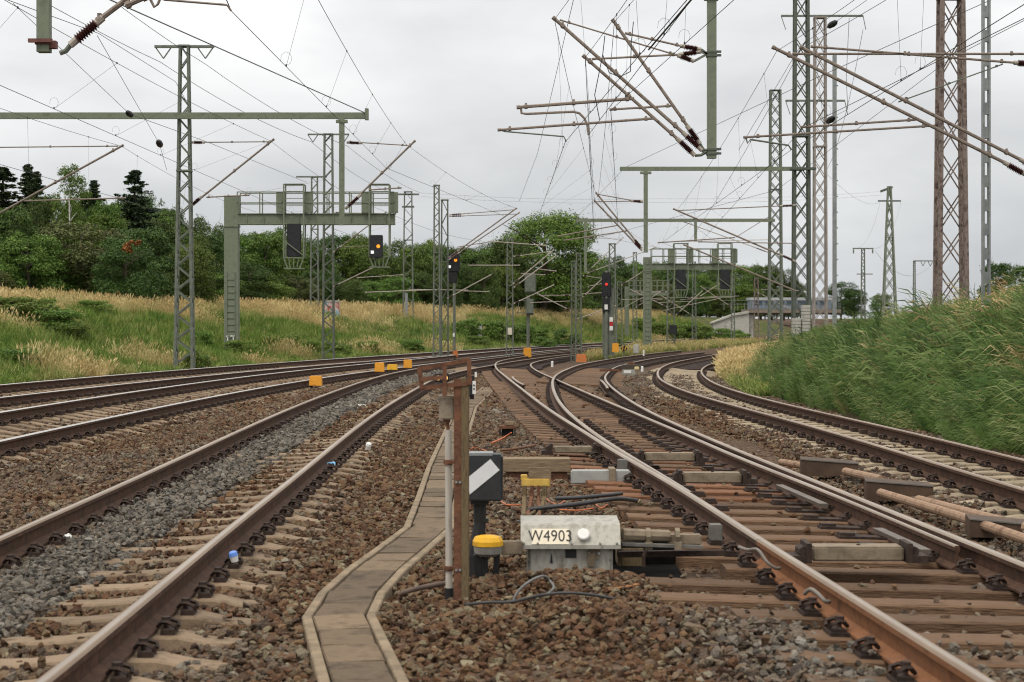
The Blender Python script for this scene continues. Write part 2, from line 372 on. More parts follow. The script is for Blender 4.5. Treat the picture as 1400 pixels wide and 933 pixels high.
def concrete_sleeper_mesh(m):
    secs = [(-1.3, -.055, .105), (-1.12, -.04, .115), (-.96, -.006, .125), (-.56, -.006, .125), (-.30, -.034, .11), (0, -.04, .105)]
    secs = secs + [(-x, z, w) for x, z, w in secs[-2::-1]]
    mb = MB(); vs = []; fs = []
    for x, z, w in secs:
        vs += [(x, -w - .03, z - .16), (x, -w, z - .012), (x, -w + .015, z), (x, w - .015, z), (x, w, z - .012), (x, w + .03, z - .16)]
    for i in range(len(secs) - 1):
        for j in range(5): fs.append((i * 6 + j, (i + 1) * 6 + j, (i + 1) * 6 + j + 1, i * 6 + j + 1)[::-1])
    fs += [(0, 1, 2, 3, 4, 5), tuple(range((len(secs) - 1) * 6, len(secs) * 6))[::-1]]
    mb.add(vs, fs); return mb.mesh('sleeper', m)
def timber_mesh(m_=None):
    mb = MB(); vs = []; fs = []
    xs = np.linspace(-.5, .5, 7)
    for i, x in enumerate(xs):
        a = .004 * math.sin(i * 2.1); z = .004 * math.cos(i * 1.7)
        vs += [(x, -.13 + a, -.16), (x, -.13 + a, -.012 + z), (x, -.115 + a, z), (x, .115 - a, z), (x, .13 - a, -.012 + z), (x, .13 - a, -.16)]
    for i in range(6):
        for j in range(5): fs.append((i * 6 + j, (i + 1) * 6 + j, (i + 1) * 6 + j + 1, i * 6 + j + 1)[::-1])
    fs += [(0, 1, 2, 3, 4, 5), tuple(range(36, 42))[::-1]]
    mb.add(vs, fs); return mb.mesh('timber', m_ or timber)
def clip_mb(mb, x, y, z, sgn):
    """tension clip with bolt; sgn = side of the rail foot it sits on"""
    mb.box((x + sgn * .018, y, z + .012), (.075, .13, .03))
    for e in (-1, 1):
        pts = [(x - sgn * .045, y + e * .012, z + .035), (x - sgn * .02, y + e * .028, z + .062), (x + sgn * .02, y + e * .052, z + .066), (x + sgn * .055, y + e * .058, z + .05), (x + sgn * .062, y + e * .03, z + .03)]
        mb.tube(pts, .012, 4)
    mb.tube([(x, y, z + .02), (x, y, z + .085)], .014, 6); mb.tube([(x, y, z + .066), (x, y, z + .088)], .026, 6)
clip_meshes = {}
for sg in (-1, 1):
    mb = MB(); clip_mb(mb, 0, 0, 0, sg); clip_meshes[sg] = mb.mesh('rail_clip', clip_m)
def plate_mb(mb):
    mb.box((0, 0, .008), (.36, .17, .02)); 
    for e in (-1, 1): clip_mb(mb, e * .115, 0, .008, e)
mb = MB(); plate_mb(mb); plate_mesh = mb.mesh('base_plate', clip_m)
mb = MB(); mb.box((.0, 0, .01), (.44, .16, .024)); mb.box((-.15, 0, .03), (.12, .10, .03)); mb.box((.16, 0, .028), (.10, .12, .025)); slide_mesh = mb.mesh('slide_chair', clip_m)

ARC = {}
def arc_table(k):
    Y = np.arange(0, 215, .25); s = XT[k].slope(Y); a = np.concatenate([[0], np.cumsum(np.sqrt(1 + s[:-1] ** 2) * .25)]); ARC[k] = (Y, a)
for k in XT: arc_table(k)
PITCH = .63
def tie_rows(k, y0, y1):
    Y, a = ARC[k]; i0 = math.ceil(np.interp(y0, Y, a) / PITCH); i1 = math.floor(np.interp(y1, Y, a) / PITCH)
    return np.interp(np.arange(i0, i1 + 1) * PITCH, a, Y)
def tie_phase(k, Y):
    T, a = ARC[k]; p = np.interp(Y, T, a) / PITCH; return np.abs(p - np.round(p)) * PITCH
def tie_pose(k, y):
    s = float(XT[k].slope(y)); x = float(XT[k](y)); zl = float(zt(y) + CANT[k][0](y)); zr = float(zt(y) + CANT[k][1](y))
    return Vector((x, y, (zl + zr) / 2 - .178)), Euler((0, math.atan2(zl - zr, 2 * GH), -math.atan(s)), 'XYZ')
def track(k, label, y0, y1, tie_me, rail_mats, clip_y, group=None, ties_to=75, split=True):
    root = thing('railway_track', label, 'track', (float(XT[k](20)), 20, -.18), group)
    o0 = origin(root)
    for sd_ in (-1, 1): rail(root, k, sd_, y0, y1, rail_mats)
    far = MB()
    for y in tie_rows(k, y0, y1):
        p, r = tie_pose(k, y)
        if y < ties_to:
            t = inst(tie_me, 'sleeper', root, p - o0, r)
            if y < clip_y:
                for sd_ in (-1, 1):
                    for e in (-1, 1): inst(clip_meshes[e], 'rail_clip', t, (sd_ * GH + e * .125, 0, -.004))
                continue
        M = r.to_matrix()
        for sd_ in (-1, 1):
            for e in (-1, 1):
                if y < 70: far.box(p + M @ Vector((sd_ * GH + e * .125, 0, .03)), (.10, .12, .07), rz=r.z)
        if y >= ties_to: far.box(p + Vector((0, 0, -.08)), (2.5, .24, .14), rz=r.z)
    if far.f: tag(far.build('rail_fastenings', clip_m, root), kind='stuff')
    return root
tan_me = concrete_sleeper_mesh(conc_tie); pale_me = concrete_sleeper_mesh(conc_tie_pale); tm_me = timber_mesh(); tr_me = timber_mesh(timber_red)
trA = track('A', 'far main line with bright rails running along the foot of the grassy bank', 24, 190, tan_me, [rust, railtop_bright], 0, ties_to=110)
trB = track('B', 'main line with bright rails and clear brown sleepers, second from the grassy bank', 12, 128, tan_me, [rust, railtop_bright], 29, ties_to=75)
trL = track('L', 'track beside the concrete cable trough, half buried in grey ballast, litter along its rail', 4.0, 113, tan_me, [rust, railtop_dull], 27)
trF = track('F', 'curved track with pale concrete sleepers beside the green reeds', 9, 150, pale_me, [rust, railtop_dull], 27)

# ------------------------------------------------------------------ turnout
turn = thing('railway_turnout', 'turnout on brown timber sleepers fanning into two curved tracks beyond the white point machine', 'turnout', (2.25, 16, -.18))
ot = origin(turn)
def blade_gap(Y): return -.14 * (1 - sm((np.asarray(Y, float) - 16) / 16))
o_ = rail(turn, 'G', -1, 4, 12.1, [rust_orange, railtop_dull])
tag(o_, 'orange rusty length of rail')
rail(turn, 'G', -1, 12.11, 113, [rust, railtop])
rail(turn, 'H', 1, 4, 113, [rust, railtop])
rail(turn, 'G', 1, 12.1, 113, [rust, railtop], extra=blade_gap, dz=-.004, name='switch_blade', taper=lambda y: .55 + .45 * float(sm((y - 12) / 8)))
rail(turn, 'H', -1, 15.5, 113, [rust, railtop], extra=lambda Y: .045 * (1 - sm((np.asarray(Y) - 16) / 8)), dz=-.004, name='switch_blade', taper=lambda y: .5 + .5 * float(sm((y - 15) / 9)))
for k, sd_, a, b in (('G', -1, 43, 51), ('H', 1, 43, 51)):
    rail(turn, k, sd_, a, b, [rust, railtop_dull], extra=lambda Y, q=sd_: -q * (.115 + .05 * np.abs((np.asarray(Y) - 47) / 4) ** 3), dz=.02, name='check_rail')
# slip bars: shiny auxiliary strips beside the open blade
mb = MB()
for y0_, y1_ in ((12.3, 13.6), (15.4, 17.2)):
    p0, s0 = rail_path('G', 1, np.array([y0_]), blade_gap(y0_) - .16); p1, s1 = rail_path('G', 1, np.array([y1_]), blade_gap(y1_) - .16)
    mb.beam(Vector(p0[0]) + Vector((0, 0, -.07)), Vector(p1[0]) + Vector((0, 0, -.07)), .075, .03)
mb.build('slide_bar', bar_steel, turn)
def turnout_ties():
    far = MB()
    for y in tie_rows('G', 4, 113):
        p, r = tie_pose('G', y); s = math.tan(-r.z)
        xg, xh = float(XG(y)), float(XH(y))
        if y < 52:
            left, right = xg - 1.32, xh + 1.32
            if 10.4 < y < 11.5: left -= .35
            if 11.5 < y < 12.4: left += .28
            cx = (left + right) / 2; ln = right - left
            z = p.z
            t = inst(tr_me if 16.5 < y < 24 and rnd.random() < .75 else tm_me, 'sleeper', turn, Vector((cx, y + (cx - xg) * -s * .3, z - .002 - (ln - 2.6) * .01)) - ot, (0, r.y, r.z * .7 + rnd.uniform(-.006, .006)), (ln, rnd.uniform(.94, 1.05), 1))
            spots = [(xg - GH, 0), (xh + GH, 0)]
            if y > 12: spots.append((xg + GH + float(blade_gap(y)), 1))
            if y > 15.5: spots.append((xh - GH, 1))
            for x, kind in spots:
                if kind == 1 and y < 30:
                    x += -.20 if x > xg else .20
                elif any(abs(x - q) < .24 for q, kk in spots if kk == 0 and kind == 1): continue
                lx = (x - cx) / ln
                zz = .001
                if y < 26:
                    me = slide_mesh if kind == 1 else plate_mesh
                    inst(me, 'slide_chair' if me is slide_mesh else 'base_plate', t, (lx, 0, zz), (0, 0, 0), (1 / ln, 1, 1))
                else:
                    for e in (-1, 1): far.box((x + e * .12, y, z + .035), (.10, .13, .07))
        else:
            if y < 75:
                for k in 'GH':
                    p, r = tie_pose(k, y)
                    inst(tm_me, 'sleeper', turn, p - ot, r, (2.6, 1, 1))
                    for sd_ in (-1, 1):
                        for e in (-1, 1): far.box(p + Vector((sd_ * GH + e * .12, 0, .03)), (.10, .12, .07))
            else:
                for k in 'GH':
                    p, r = tie_pose(k, y); far.box(p + Vector((0, 0, -.08)), (2.5, .24, .14), rz=r.z)
    tag(far.build('rail_fastenings', clip_m, turn), kind='stuff')
turnout_ties()

# ------------------------------------------------------------------ cable trough with loose concrete lids
DUCT = [(-.30, 5.6), (-.70, 8.26), (-.99, 10.05), (-.995, 10.9), (-.93, 11.9), (-.815, 13.0), (-.68, 14.4), (-.715, 16.9), (-.78, 20.3), (-.85, 27.6), (-.90, 35), (-.6, 48)]
def polyline_at(pts, s):
    for (a, b) in zip(pts[:-1], pts[1:]):
        l = math.dist(a, b)
        if s <= l: return (a[0] + (b[0] - a[0]) * s / l, a[1] + (b[1] - a[1]) * s / l), ((b[0] - a[0]) / l, (b[1] - a[1]) / l)
        s -= l
    return None
def duct():
    lid_m = mat('trough_lid_concrete', (.05, .036, .023), (.14, .10, .063), 5, .92, bump=.5, c3=(.09, .065, .042), obj_rand=.32)
    wall_m = mat('trough_wall_concrete', (.13, .10, .065), (.25, .19, .125), 6, .92, bump=.3)
    root = thing('cable_trough', 'concrete cable trough with loose lids winding through the brown ballast', 'cable trough', (-.99, 10.05, -.3))
    Z = -.185
    for sgn in (-1, 1):
        mb = MB(); pr = []
        for i, p in enumerate(DUCT):
            a = Vector(DUCT[max(i - 1, 0)]); b = Vector(DUCT[min(i + 1, len(DUCT) - 1)]); t = (b - a).normalized(); n = Vector((t.y, -t.x))
            zz = Z + float(zt(p[1]))
            pr.append([Vector((p[0] + n.x * sgn * o, p[1] + n.y * sgn * o, zz + dz)) for o, dz in ((.15, -.15), (.155, -.006), (.16, 0), (.205, 0), (.212, -.008), (.212, -.15))])
        vs = [v for q in pr for v in q]; fs = [(i * 6 + j, i * 6 + j + 1, i * 6 + j + 7, i * 6 + j + 6)[::sgn] for i in range(len(pr) - 1) for j in range(5)]
        fs += [tuple(range(6)), tuple(range(len(vs) - 6, len(vs)))[::-1]]
        mb.add(vs, fs); mb.build('trough_wall', wall_m, root)
    s = 0.0; o0 = origin(root); mb = MB()
    mb.bevbox((0, 0, 0), (.292, .448, .05), .006); lid = mb.mesh('lid', lid_m)
    while True:
        q = polyline_at(DUCT, s + .225)
        if q is None: break
        (x, y), (tx, ty) = q
        inst(lid, 'lid', root, Vector((x, y, Z - .031 + float(zt(y)) + rnd.uniform(-.004, .004))) - o0, (rnd.uniform(-.02, .02), rnd.uniform(-.025, .025), math.atan2(ty, tx) - math.pi / 2 + rnd.uniform(-.025, .025)), (rnd.uniform(.97, 1), rnd.uniform(.965, .995), 1))
        s += .454
    return root
duct()

# ------------------------------------------------------------------ ballast stones
def stone_meshes(n):
    out = []
    m = tone_mat('ballast_stone', [(0, (0.047, 0.025, 0.014)), (.2, (0.099, 0.051, 0.028)), (.45, (0.140, 0.074, 0.040)), (.7, (0.170, 0.106, 0.056)), (.9, (0.136, 0.109, 0.070)), (1, (0.254, 0.211, 0.132))],
                 [(0, (.055, .050, .043)), (.3, (.118, .108, .092)), (.6, (.178, .164, .141)), (.85, (.15, .12, .09)), (1, (.28, .262, .23))])
    t = m.node_tree; b = t.nodes['Principled BSDF']
    co = N(t, 'ShaderNodeTexCoord'); nz_ = N(t, 'ShaderNodeTexNoise'); nz_.inputs['Scale'].default_value = 3.0; nz_.inputs['Detail'].default_value = 6; L(t, co, 'Object', nz_, 0)
    bp = N(t, 'ShaderNodeBump'); bp.inputs['Strength'].default_value = .5; bp.inputs['Distance'].default_value = .3; L(t, nz_, 'Fac', bp, 'Height'); L(t, bp, 0, b, 'Normal')
    for i in range(n):
        bm = bmesh.new(); r = random.Random(100 + i); el_ = (1.0, r.uniform(.65, .95), r.uniform(.5, .75))
        for q in range(15):
            v = Vector((r.gauss(0, 1), r.gauss(0, 1), r.gauss(0, 1))).normalized() * r.uniform(.85, 1.1)
            bm.verts.new((v.x * el_[0], v.y * el_[1], v.z * el_[2]))
        h = bmesh.ops.convex_hull(bm, input=bm.verts)
        bmesh.ops.delete(bm, geom=[g for g in h['geom_interior'] if isinstance(g, bmesh.types.BMVert)], context='VERTS')
        me = bpy.data.meshes.new('stone'); bm.to_mesh(me); bm.free(); me.materials.append(m); out.append(me)
    return out
def blob(X, Y, cx, cy, rx, ry): return np.exp(-(((X - cx) / rx) ** 2 + ((Y - cy) / ry) ** 2))
def fnoise(X, Y, sc, seed):
    r = np.random.RandomState(seed); v = 0
    for i in range(7):
        a = r.uniform(0, 6.28); k = sc * r.uniform(.5, 1.8); v = v + np.sin(X * math.cos(a) * k + Y * math.sin(a) * k + r.uniform(0, 6.28))
    return v / 4.0
def dist_poly(X, Y, pts):
    d = np.full(X.shape, 99.0)
    for (ax, ay), (bx_, by_) in zip(pts[:-1], pts[1:]):
        dx, dy = bx_ - ax, by_ - ay; t = np.clip(((X - ax) * dx + (Y - ay) * dy) / (dx * dx + dy * dy), 0, 1)
        d = np.minimum(d, np.hypot(X - ax - t * dx, Y - ay - t * dy))
    return d
def ballast():
    P = []; S = []; Tn = []
    for y0, y1, st, r0, r1 in ((5.6, 15, .040, .019, .034), (15, 30, .052, .024, .038), (30, 66, .085, .036, .058)):
        xs = np.arange(-.30 * y1 - 2.2, .30 * y1 + 2.2, st); ys = np.arange(y0, y1, st)
        X, Y = np.meshgrid(xs, ys); X = X.ravel() + nr.uniform(-.55, .55, X.size) * st; Y = Y.ravel() + nr.uniform(-.55, .55, Y.size) * st
        k = (np.abs(X) < .30 * Y + 1.3); X, Y = X[k], Y[k]
        u = XA(Y) - X; v = X - XF(Y)
        edge = .25 * fnoise(X, Y, 1.5, 5)
        k = (u < 2.35 + edge) & (v < 2.05 + edge * .6); X, Y = X[k], Y[k]
        keep = np.ones(X.shape, bool); lift = np.zeros(X.shape)
        inside = np.zeros(X.shape, bool)
        for kk in 'ABLF':
            c = 1 / np.sqrt(1 + XT[kk].slope(Y) ** 2); lat = (X - XT[kk](Y)) * c; ph = tie_phase(kk, Y)
            keep &= ~((np.abs(np.abs(lat) - GH) < .105))
            tie = (np.abs(lat) < 1.27) & (ph < .135)
            if kk == 'L':
                cover = ((lat > -.66) & (lat < -.02 + .12 * fnoise(X, Y, 2.2, 9))) | (lat < -.86)
                cover &= (Y > 5)
                tie &= ~cover; lift += np.where(cover & (np.abs(lat) < 1.3), .045, 0)
            if kk == 'A': tie &= (lat > -.9)
            if kk == 'F': tie &= (lat < 1.0)
            keep &= ~(tie & (nr.rand(X.size) > np.where((np.abs(lat) > .95) | (np.abs(lat) < .3), .09, .03)))
            keep &= ~((np.abs(lat) < 1.2) & (ph < .2) & (np.abs(np.abs(lat) - GH) < .2) & (nr.rand(X.size) < .6))
            lift += np.where((np.abs(lat) < 1.25) & tie & (lift < .01), .035, 0) + np.where((np.abs(lat) < 1.25) & ~tie & (lift < .01), .006, 0)
            lift += np.where((np.abs(lat) < .62) & (kk in 'ABF'), -.018, 0)
        for kk in 'GH':
            c = 1 / np.sqrt(1 + XT[kk].slope(Y) ** 2); lat = (X - XT[kk](Y)) * c
            keep &= ~(np.abs(np.abs(lat) - GH) < .105)
            if kk == 'G': keep &= ~((np.abs(lat - GH + .14) < .13) & (Y < 24) & (Y > 11.8))
        ph = tie_phase('G', Y); left = X - XG(Y) + 1.32 + np.where((Y > 10.3) & (Y < 12.1), .35, 0); right = XH(Y) + 1.32 - X
        tz = (left > 0) & (right > 0)
        tie = tz & (ph < .14) & (Y < 52)
        near_edge = (left < .25 + .2 * fnoise(X, Y, 3, 2)) & (Y < 9.7)
        keep &= ~(tie & ~near_edge & (nr.rand(X.size) > .055 + .1 * (Y < 9)))
        lift += np.where(tie & ~near_edge, .085, 0)
        lift += np.where(near_edge & tz, .03, 0)
        lift += np.where(tz & ~near_edge, -.034 + .03 * sm((11 - Y) / 3) + .012 * fnoise(X, Y, 3.1, 77), 0)
        keep &= ~(tz & (Y > 10.5) & (Y < 52) & (nr.rand(X.size) < .2))
        keep &= ~((dist_poly(X, Y, DUCT) < .225) & (nr.rand(X.size) > .004))
        # point machine, lamp and boxes keep their footprint free
        for (bx0, bx1, by0, by1) in KEEP_OUT: keep &= ~((X > bx0) & (X < bx1) & (Y > by0) & (Y < by1))
        X, Y, lift = X[keep], Y[keep], lift[keep]
        Z = bed_z(X, Y) - .232 + lift + .022 * fnoise(X, Y, 2.3, 3) + nr.uniform(-.022, .022, X.size)
        Z += .12 * blob(X, Y, .5, 9.45, .8, .55) + .075 * blob(X, Y, .42, 11.1, .6, .5) + np.where(ground_z(X, Y) > Z - .01, 0, 0)
        Z = np.maximum(Z, np.where((XA(Y) - X > 2.2) | (X - XF(Y) > 1.8), ground_z(X, Y) + .01, -9))
        latL = X - XL(Y); latF = X - XF(Y)
        grey = 1.25 * ((latL > -.75) & (latL < .05)) + .7 * blob(X, Y, 1.45, 9.0, .7, 1.3) + .2 * ((latL > .7) & (latL < 1.35)) + .42 * ((latF > -2.7) & (latF < 2)) + .45 * blob(X, Y, .2, 42, .8, 22) + .12 * (X < -3.6) \
            + .25 * blob(X, Y, 3.3, 9, 2.5, 3) + .3 * blob(X, Y, -1.6, 7, .8, 2)
        grey -= .5 * blob(X, Y, 3.2, 30, .6, 14) + .35 * blob(X, Y, .4, 9, 1.0, 1.5) + .2 * blob(X, Y, -1.2, 16, .6, 5)
        tone = np.clip(grey + .22 * fnoise(X, Y, 1.2, 8) + nr.normal(0, .22, X.size), 0, 1)
        s = np.clip((r0 + r1) / 2 * np.exp(nr.normal(0, .27, X.size)), r0 * .6, r1 * 1.45)
        P.append(np.stack([X, Y, Z], -1)); S.append(s); Tn.append(tone)
    P = np.concatenate(P); S = np.concatenate(S); Tn = np.concatenate(Tn); n = len(P)
    print('stones', n)
    scl = S[:, None] * nr.uniform(.85, 1.15, (n, 3)); rot = np.stack([nr.normal(0, .45, n), nr.normal(0, .45, n), nr.uniform(0, 6.28, n)], -1)
    o = scatter('ballast', P, rot, scl, nr.randint(0, 14, n), Tn, stone_meshes(14))
    tag(o, 'brown and grey ballast stones spread between and around the tracks', 'ballast')
KEEP_OUT = [(.04, 1.16, 11.55, 12.35), (-.28, .0, 11.5, 12.1), (.02, .68, 18.7, 19.3), (.6, 1.32, 18.2, 18.9)]
ballast()
# ------------------------------------------------------------------ vegetation
def leaf_mat(name, stops, trans=.14, hue=.10):
    m = bpy.data.materials.new(name); m.use_nodes = True; t = m.node_tree; b = t.nodes['Principled BSDF']
    ge = N(t, 'ShaderNodeNewGeometry'); oi = N(t, 'ShaderNodeObjectInfo')
    r = ramp(t, stops); L(t, ge, 'Random Per Island', r, 0)
    mr = N(t, 'ShaderNodeMapRange'); mr.inputs['To Min'].default_value = 1 - hue * 2; mr.inputs['To Max'].default_value = 1 + hue * 2; L(t, oi, 'Random', mr, 0)
    mh = N(t, 'ShaderNodeMapRange'); mh.inputs['To Min'].default_value = .5 - hue * .18; mh.inputs['To Max'].default_value = .5 + hue * .18
    ml = N(t, 'ShaderNodeMath', operation='MULTIPLY'); ml.inputs[1].default_value = 7.31; L(t, oi, 'Random', ml, 0)
    fr = N(t, 'ShaderNodeMath', operation='FRACT'); L(t, ml, 0, fr, 0); L(t, fr, 0, mh, 0)
    hs = N(t, 'ShaderNodeHueSaturation'); L(t, r, 0, hs, 'Color'); L(t, mr, 0, hs, 'Value'); L(t, mh, 0, hs, 'Hue')
    L(t, hs, 0, b, 'Base Color'); b.inputs['Roughness'].default_value = .55; b.inputs['Specular IOR Level'].default_value = .25
    tr = N(t, 'ShaderNodeBsdfTranslucent'); L(t, hs, 0, tr, 0); ms = N(t, 'ShaderNodeMixShader'); ms.inputs[0].default_value = trans
    L(t, b, 0, ms, 1); L(t, tr, 0, ms, 2); L(t, ms, 0, t.nodes['Material Output'], 0)
    return m
bark = mat('bark', (.05, .038, .028), (.11, .085, .065), 6, .95, bump=.5, stretch=(1, 1, .2))
birch_bark = mat('birch_bark', (.45, .43, .40), (.62, .60, .56), 3, .8, stretch=(.6, .6, 5), c3=(.08, .07, .06))
lf_dark = leaf_mat('leaves_dark', [(0, (0.026, 0.051, 0.009)), (.5, (0.050, 0.091, 0.015)), (.85, (0.077, 0.127, 0.023)), (1, (0.119, 0.170, 0.040))])
lf_mid = leaf_mat('leaves_mid', [(0, (0.050, 0.087, 0.013)), (.5, (0.087, 0.151, 0.024)), (.85, (0.129, 0.204, 0.032)), (1, (0.207, 0.266, 0.059))])
lf_light = leaf_mat('leaves_light', [(0, (0.064, 0.112, 0.017)), (.5, (0.106, 0.178, 0.028)), (.85, (0.160, 0.235, 0.043)), (1, (0.212, 0.286, 0.065))], .35)
lf_brown = leaf_mat('leaves_olive', [(0, (0.046, 0.065, 0.017)), (.5, (0.086, 0.106, 0.028)), (.85, (0.121, 0.142, 0.039)), (1, (0.152, 0.119, 0.045))])
lf_needle = leaf_mat('needles', [(0, (0.020, 0.037, 0.018)), (.5, (0.041, 0.068, 0.030)), (.85, (0.065, 0.098, 0.039)), (1, (0.101, 0.131, 0.053))], .05)
lf_rust = leaf_mat('leaves_rust', [(0, (.16, .05, .02)), (1, (.28, .09, .03))])

def leaves_arrays(pos, nrm, size, rs):
    """kite-shaped leaf faces at pos with normals nrm"""
    n = len(pos); t = np.cross(nrm, rs.normal(size=(n, 3))); t /= np.linalg.norm(t, axis=1, keepdims=True) + 1e-9
    b = np.cross(nrm, t); s = size[:, None]
    fold = nrm * s * .18
    v = np.stack([pos - t * s, pos - b * s * .45 + fold, pos + t * s, pos + b * s * .45 + fold], 1)
    return v.reshape(-1, 3)
def leaf_mesh(name, V_, m):
    me = bpy.data.meshes.new(name); n = len(V_) // 4
    me.vertices.add(len(V_)); me.vertices.foreach_set('co', V_.astype(np.float32).ravel())
    me.loops.add(n * 4); me.loops.foreach_set('vertex_index', np.arange(n * 4, dtype=np.int32))
    me.polygons.add(n); me.polygons.foreach_set('loop_start', np.arange(0, n * 4, 4, dtype=np.int32)); me.polygons.foreach_set('loop_total', np.full(n, 4, dtype=np.int32))
    me.materials.append(m); me.update(); me.validate(); return me
def crown(seed, W, H, base, n_lobes, n_leaves, lsize, m, shape='round'):
    """foliage of an 'oak-like' crown: leaves on the skins of many lobes"""
    rs = np.random.RandomState(seed); P = []; Nn = []; S = []
    lob = []
    cz_, hz_ = (H + base) / 2, (H - base) / 2
    for i in range(n_lobes):
        qz = rs.uniform(-.92, .86); a_ = rs.uniform(0, 6.28); rad_ = math.sqrt(1 - max(qz, 0) ** 2) * (1 - .18 * max(-qz, 0)) * rs.uniform(.45, .85)
        if shape == 'cone': rad_ *= .95 - .5 * qz
        r = W * (rs.uniform(.24, .38) if i % 3 == 0 else rs.uniform(.11, .22)) * (1.1 - .25 * max(qz, 0))
        lob.append((math.cos(a_) * rad_ * W, math.sin(a_) * rad_ * W, cz_ + qz * hz_ * (.85 if qz > 0 else 1.06), r))
    lob = np.array(lob); wts = lob[:, 3] ** 2; wts /= wts.sum()
    ch = rs.choice(len(lob), n_leaves, p=wts)
    d = rs.normal(size=(n_leaves, 3)); d /= np.linalg.norm(d, axis=1, keepdims=True)
    d[:, 2] = np.where(d[:, 2] < -.3, -d[:, 2] * .5, d[:, 2]); d /= np.linalg.norm(d, axis=1, keepdims=True)
    rr = lob[ch, 3] * (1 - np.abs(rs.normal(0, .16, n_leaves))) * (1 + .22 * np.sin(d[:, 0] * 9 + ch) * np.sin(d[:, 2] * 8 + ch * 1.7) + np.where(rs.rand(n_leaves) < .12, np.abs(rs.normal(0, .3, n_leaves)), 0))
    pos = lob[ch, :3] + d * rr[:, None] * np.array([1, 1, .8])
    pos[:, 2] = np.maximum(pos[:, 2], base * .6 + rs.uniform(0, .5, n_leaves))
    nrm = d * .8 + rs.normal(0, .55, (n_leaves, 3)) + np.array([0, 0, .35]); nrm /= np.linalg.norm(nrm, axis=1, keepdims=True)
    return leaf_mesh('crown', leaves_arrays(pos, nrm, lsize * rs.uniform(.6, 1.3, n_leaves), rs), m)
def trunk_mesh(seed, H, base, W, r0, m):
    r = random.Random(seed); mb = MB()
    pts = [Vector((0, 0, -.3))]; 
    for i in range(5): pts.append(Vector((r.uniform(-.12, .12), r.uniform(-.12, .12), (H * .8) * (i + 1) / 5)))
    mb.tube(pts, r0, 7, r2=r0 * .18)
    for i in range(9):
        z = base * .7 + (H * .7 - base * .7) * i / 9; a = r.uniform(0, 6.28); l = W * r.uniform(.5, .85)
        p = Vector((0, 0, z)); q = p + Vector((math.cos(a) * l * .5, math.sin(a) * l * .5, l * .35)); e = p + Vector((math.cos(a) * l, math.sin(a) * l, l * .6))
        mb.tube([p, q, e], r0 * .38, 5, r2=r0 * .08)
    return mb.mesh('trunk', m)
def conifer_mesh(seed, H, W):
    rs = np.random.RandomState(seed); P = []; Nn = []
    for k in range(230):
        t = rs.uniform(.05, .985) ** .85; z = t * H; L_ = (W * (1 - t) ** .8 + .10) * rs.uniform(.45, 1.2); a = rs.uniform(0, 6.28)
        n = int(26 * L_ / W) + 8; s = rs.uniform(.05, 1, n); x = s * L_
        zz = z - .38 * x + .22 * s * s * L_
        for q in range(3):
            side = rs.normal(0, .16, n) * (1.15 - s) * L_
            P.append(np.stack([np.cos(a) * x - np.sin(a) * side, np.sin(a) * x + np.cos(a) * side, zz - np.abs(side) * .3 - np.abs(rs.normal(0, .09, n))], -1))
    P = np.concatenate(P); n = len(P); nrm = rs.normal(0, .7, (n, 3)) + np.array([0, 0, .6]); nrm /= np.linalg.norm(nrm, axis=1, keepdims=True)
    return leaf_mesh('crown', leaves_arrays(P, nrm, .10 * rs.uniform(.6, 1.3, n), rs), lf_needle)

TREES = []                                  # (crown mesh, trunk mesh, height, half width)
for i, (m_, W, H, nl) in enumerate([(lf_mid, 3.4, 8.5, 95), (lf_dark, 3.7, 8.0, 105), (lf_mid, 3.0, 9.0, 85), (lf_dark, 3.2, 8.6, 95), (lf_brown, 3.3, 8.2, 90), (lf_light, 3.0, 7.0, 80)]):
    TREES.append((crown(40 + i, W, H, .6, nl, 24000, .105, m_), trunk_mesh(60 + i, H, 1.6, W, .22, bark), H, W * 1.15))
BIRCH = (crown(71, 1.9, 10, 2.5, 60, 5200, .085, lf_light, 'cone'), trunk_mesh(72, 10, 4.0, 1.5, .14, birch_bark), 10.0, 2.1)
CONIF = [(conifer_mesh(81 + i, 10.0, w), None, 10.0, w) for i, w in enumerate((2.0, 1.5))]
ctr = MB(); ctr.tube([(0, 0, -.3), (0, 0, 9.6)], .16, 6, r2=.02); ctr_me = ctr.mesh('trunk', bark)
BIG = (crown(91, 5.6, 11.5, 1.0, 150, 52000, .125, lf_mid), trunk_mesh(92, 11.5, 2.0, 5.0, .38, bark), 11.5, 6.2)
def depth_of(px): return 95 + px / 700 * 75 if px < 700 else 170 + (px - 700) * .35
def place_tree(kind, px, ytop, wpx, d, name, label, group=None, rz=None):
    cm, tm, H, W = kind; p = V(px, ytop, d); z0 = gz(p.x, min(d, 255)) - .1 if d < 255 else 1.9
    h = p.z - z0; sx = (wpx * d / F / 2) / W; sz = h / H
    e = thing(name, label, 'tree', (p.x, d, z0), group); rz = rnd.uniform(0, 6.28) if rz is None else rz
    inst(cm, 'crown', e, (0, 0, 0), (0, 0, rz), (sx, sx, sz)); inst(tm or ctr_me, 'trunk', e, (0, 0, 0), (0, 0, rz), (max(sx, .5), max(sx, .5), sz))
    return e
GB = 'broadleaf trees of the belt behind the grassy bank'
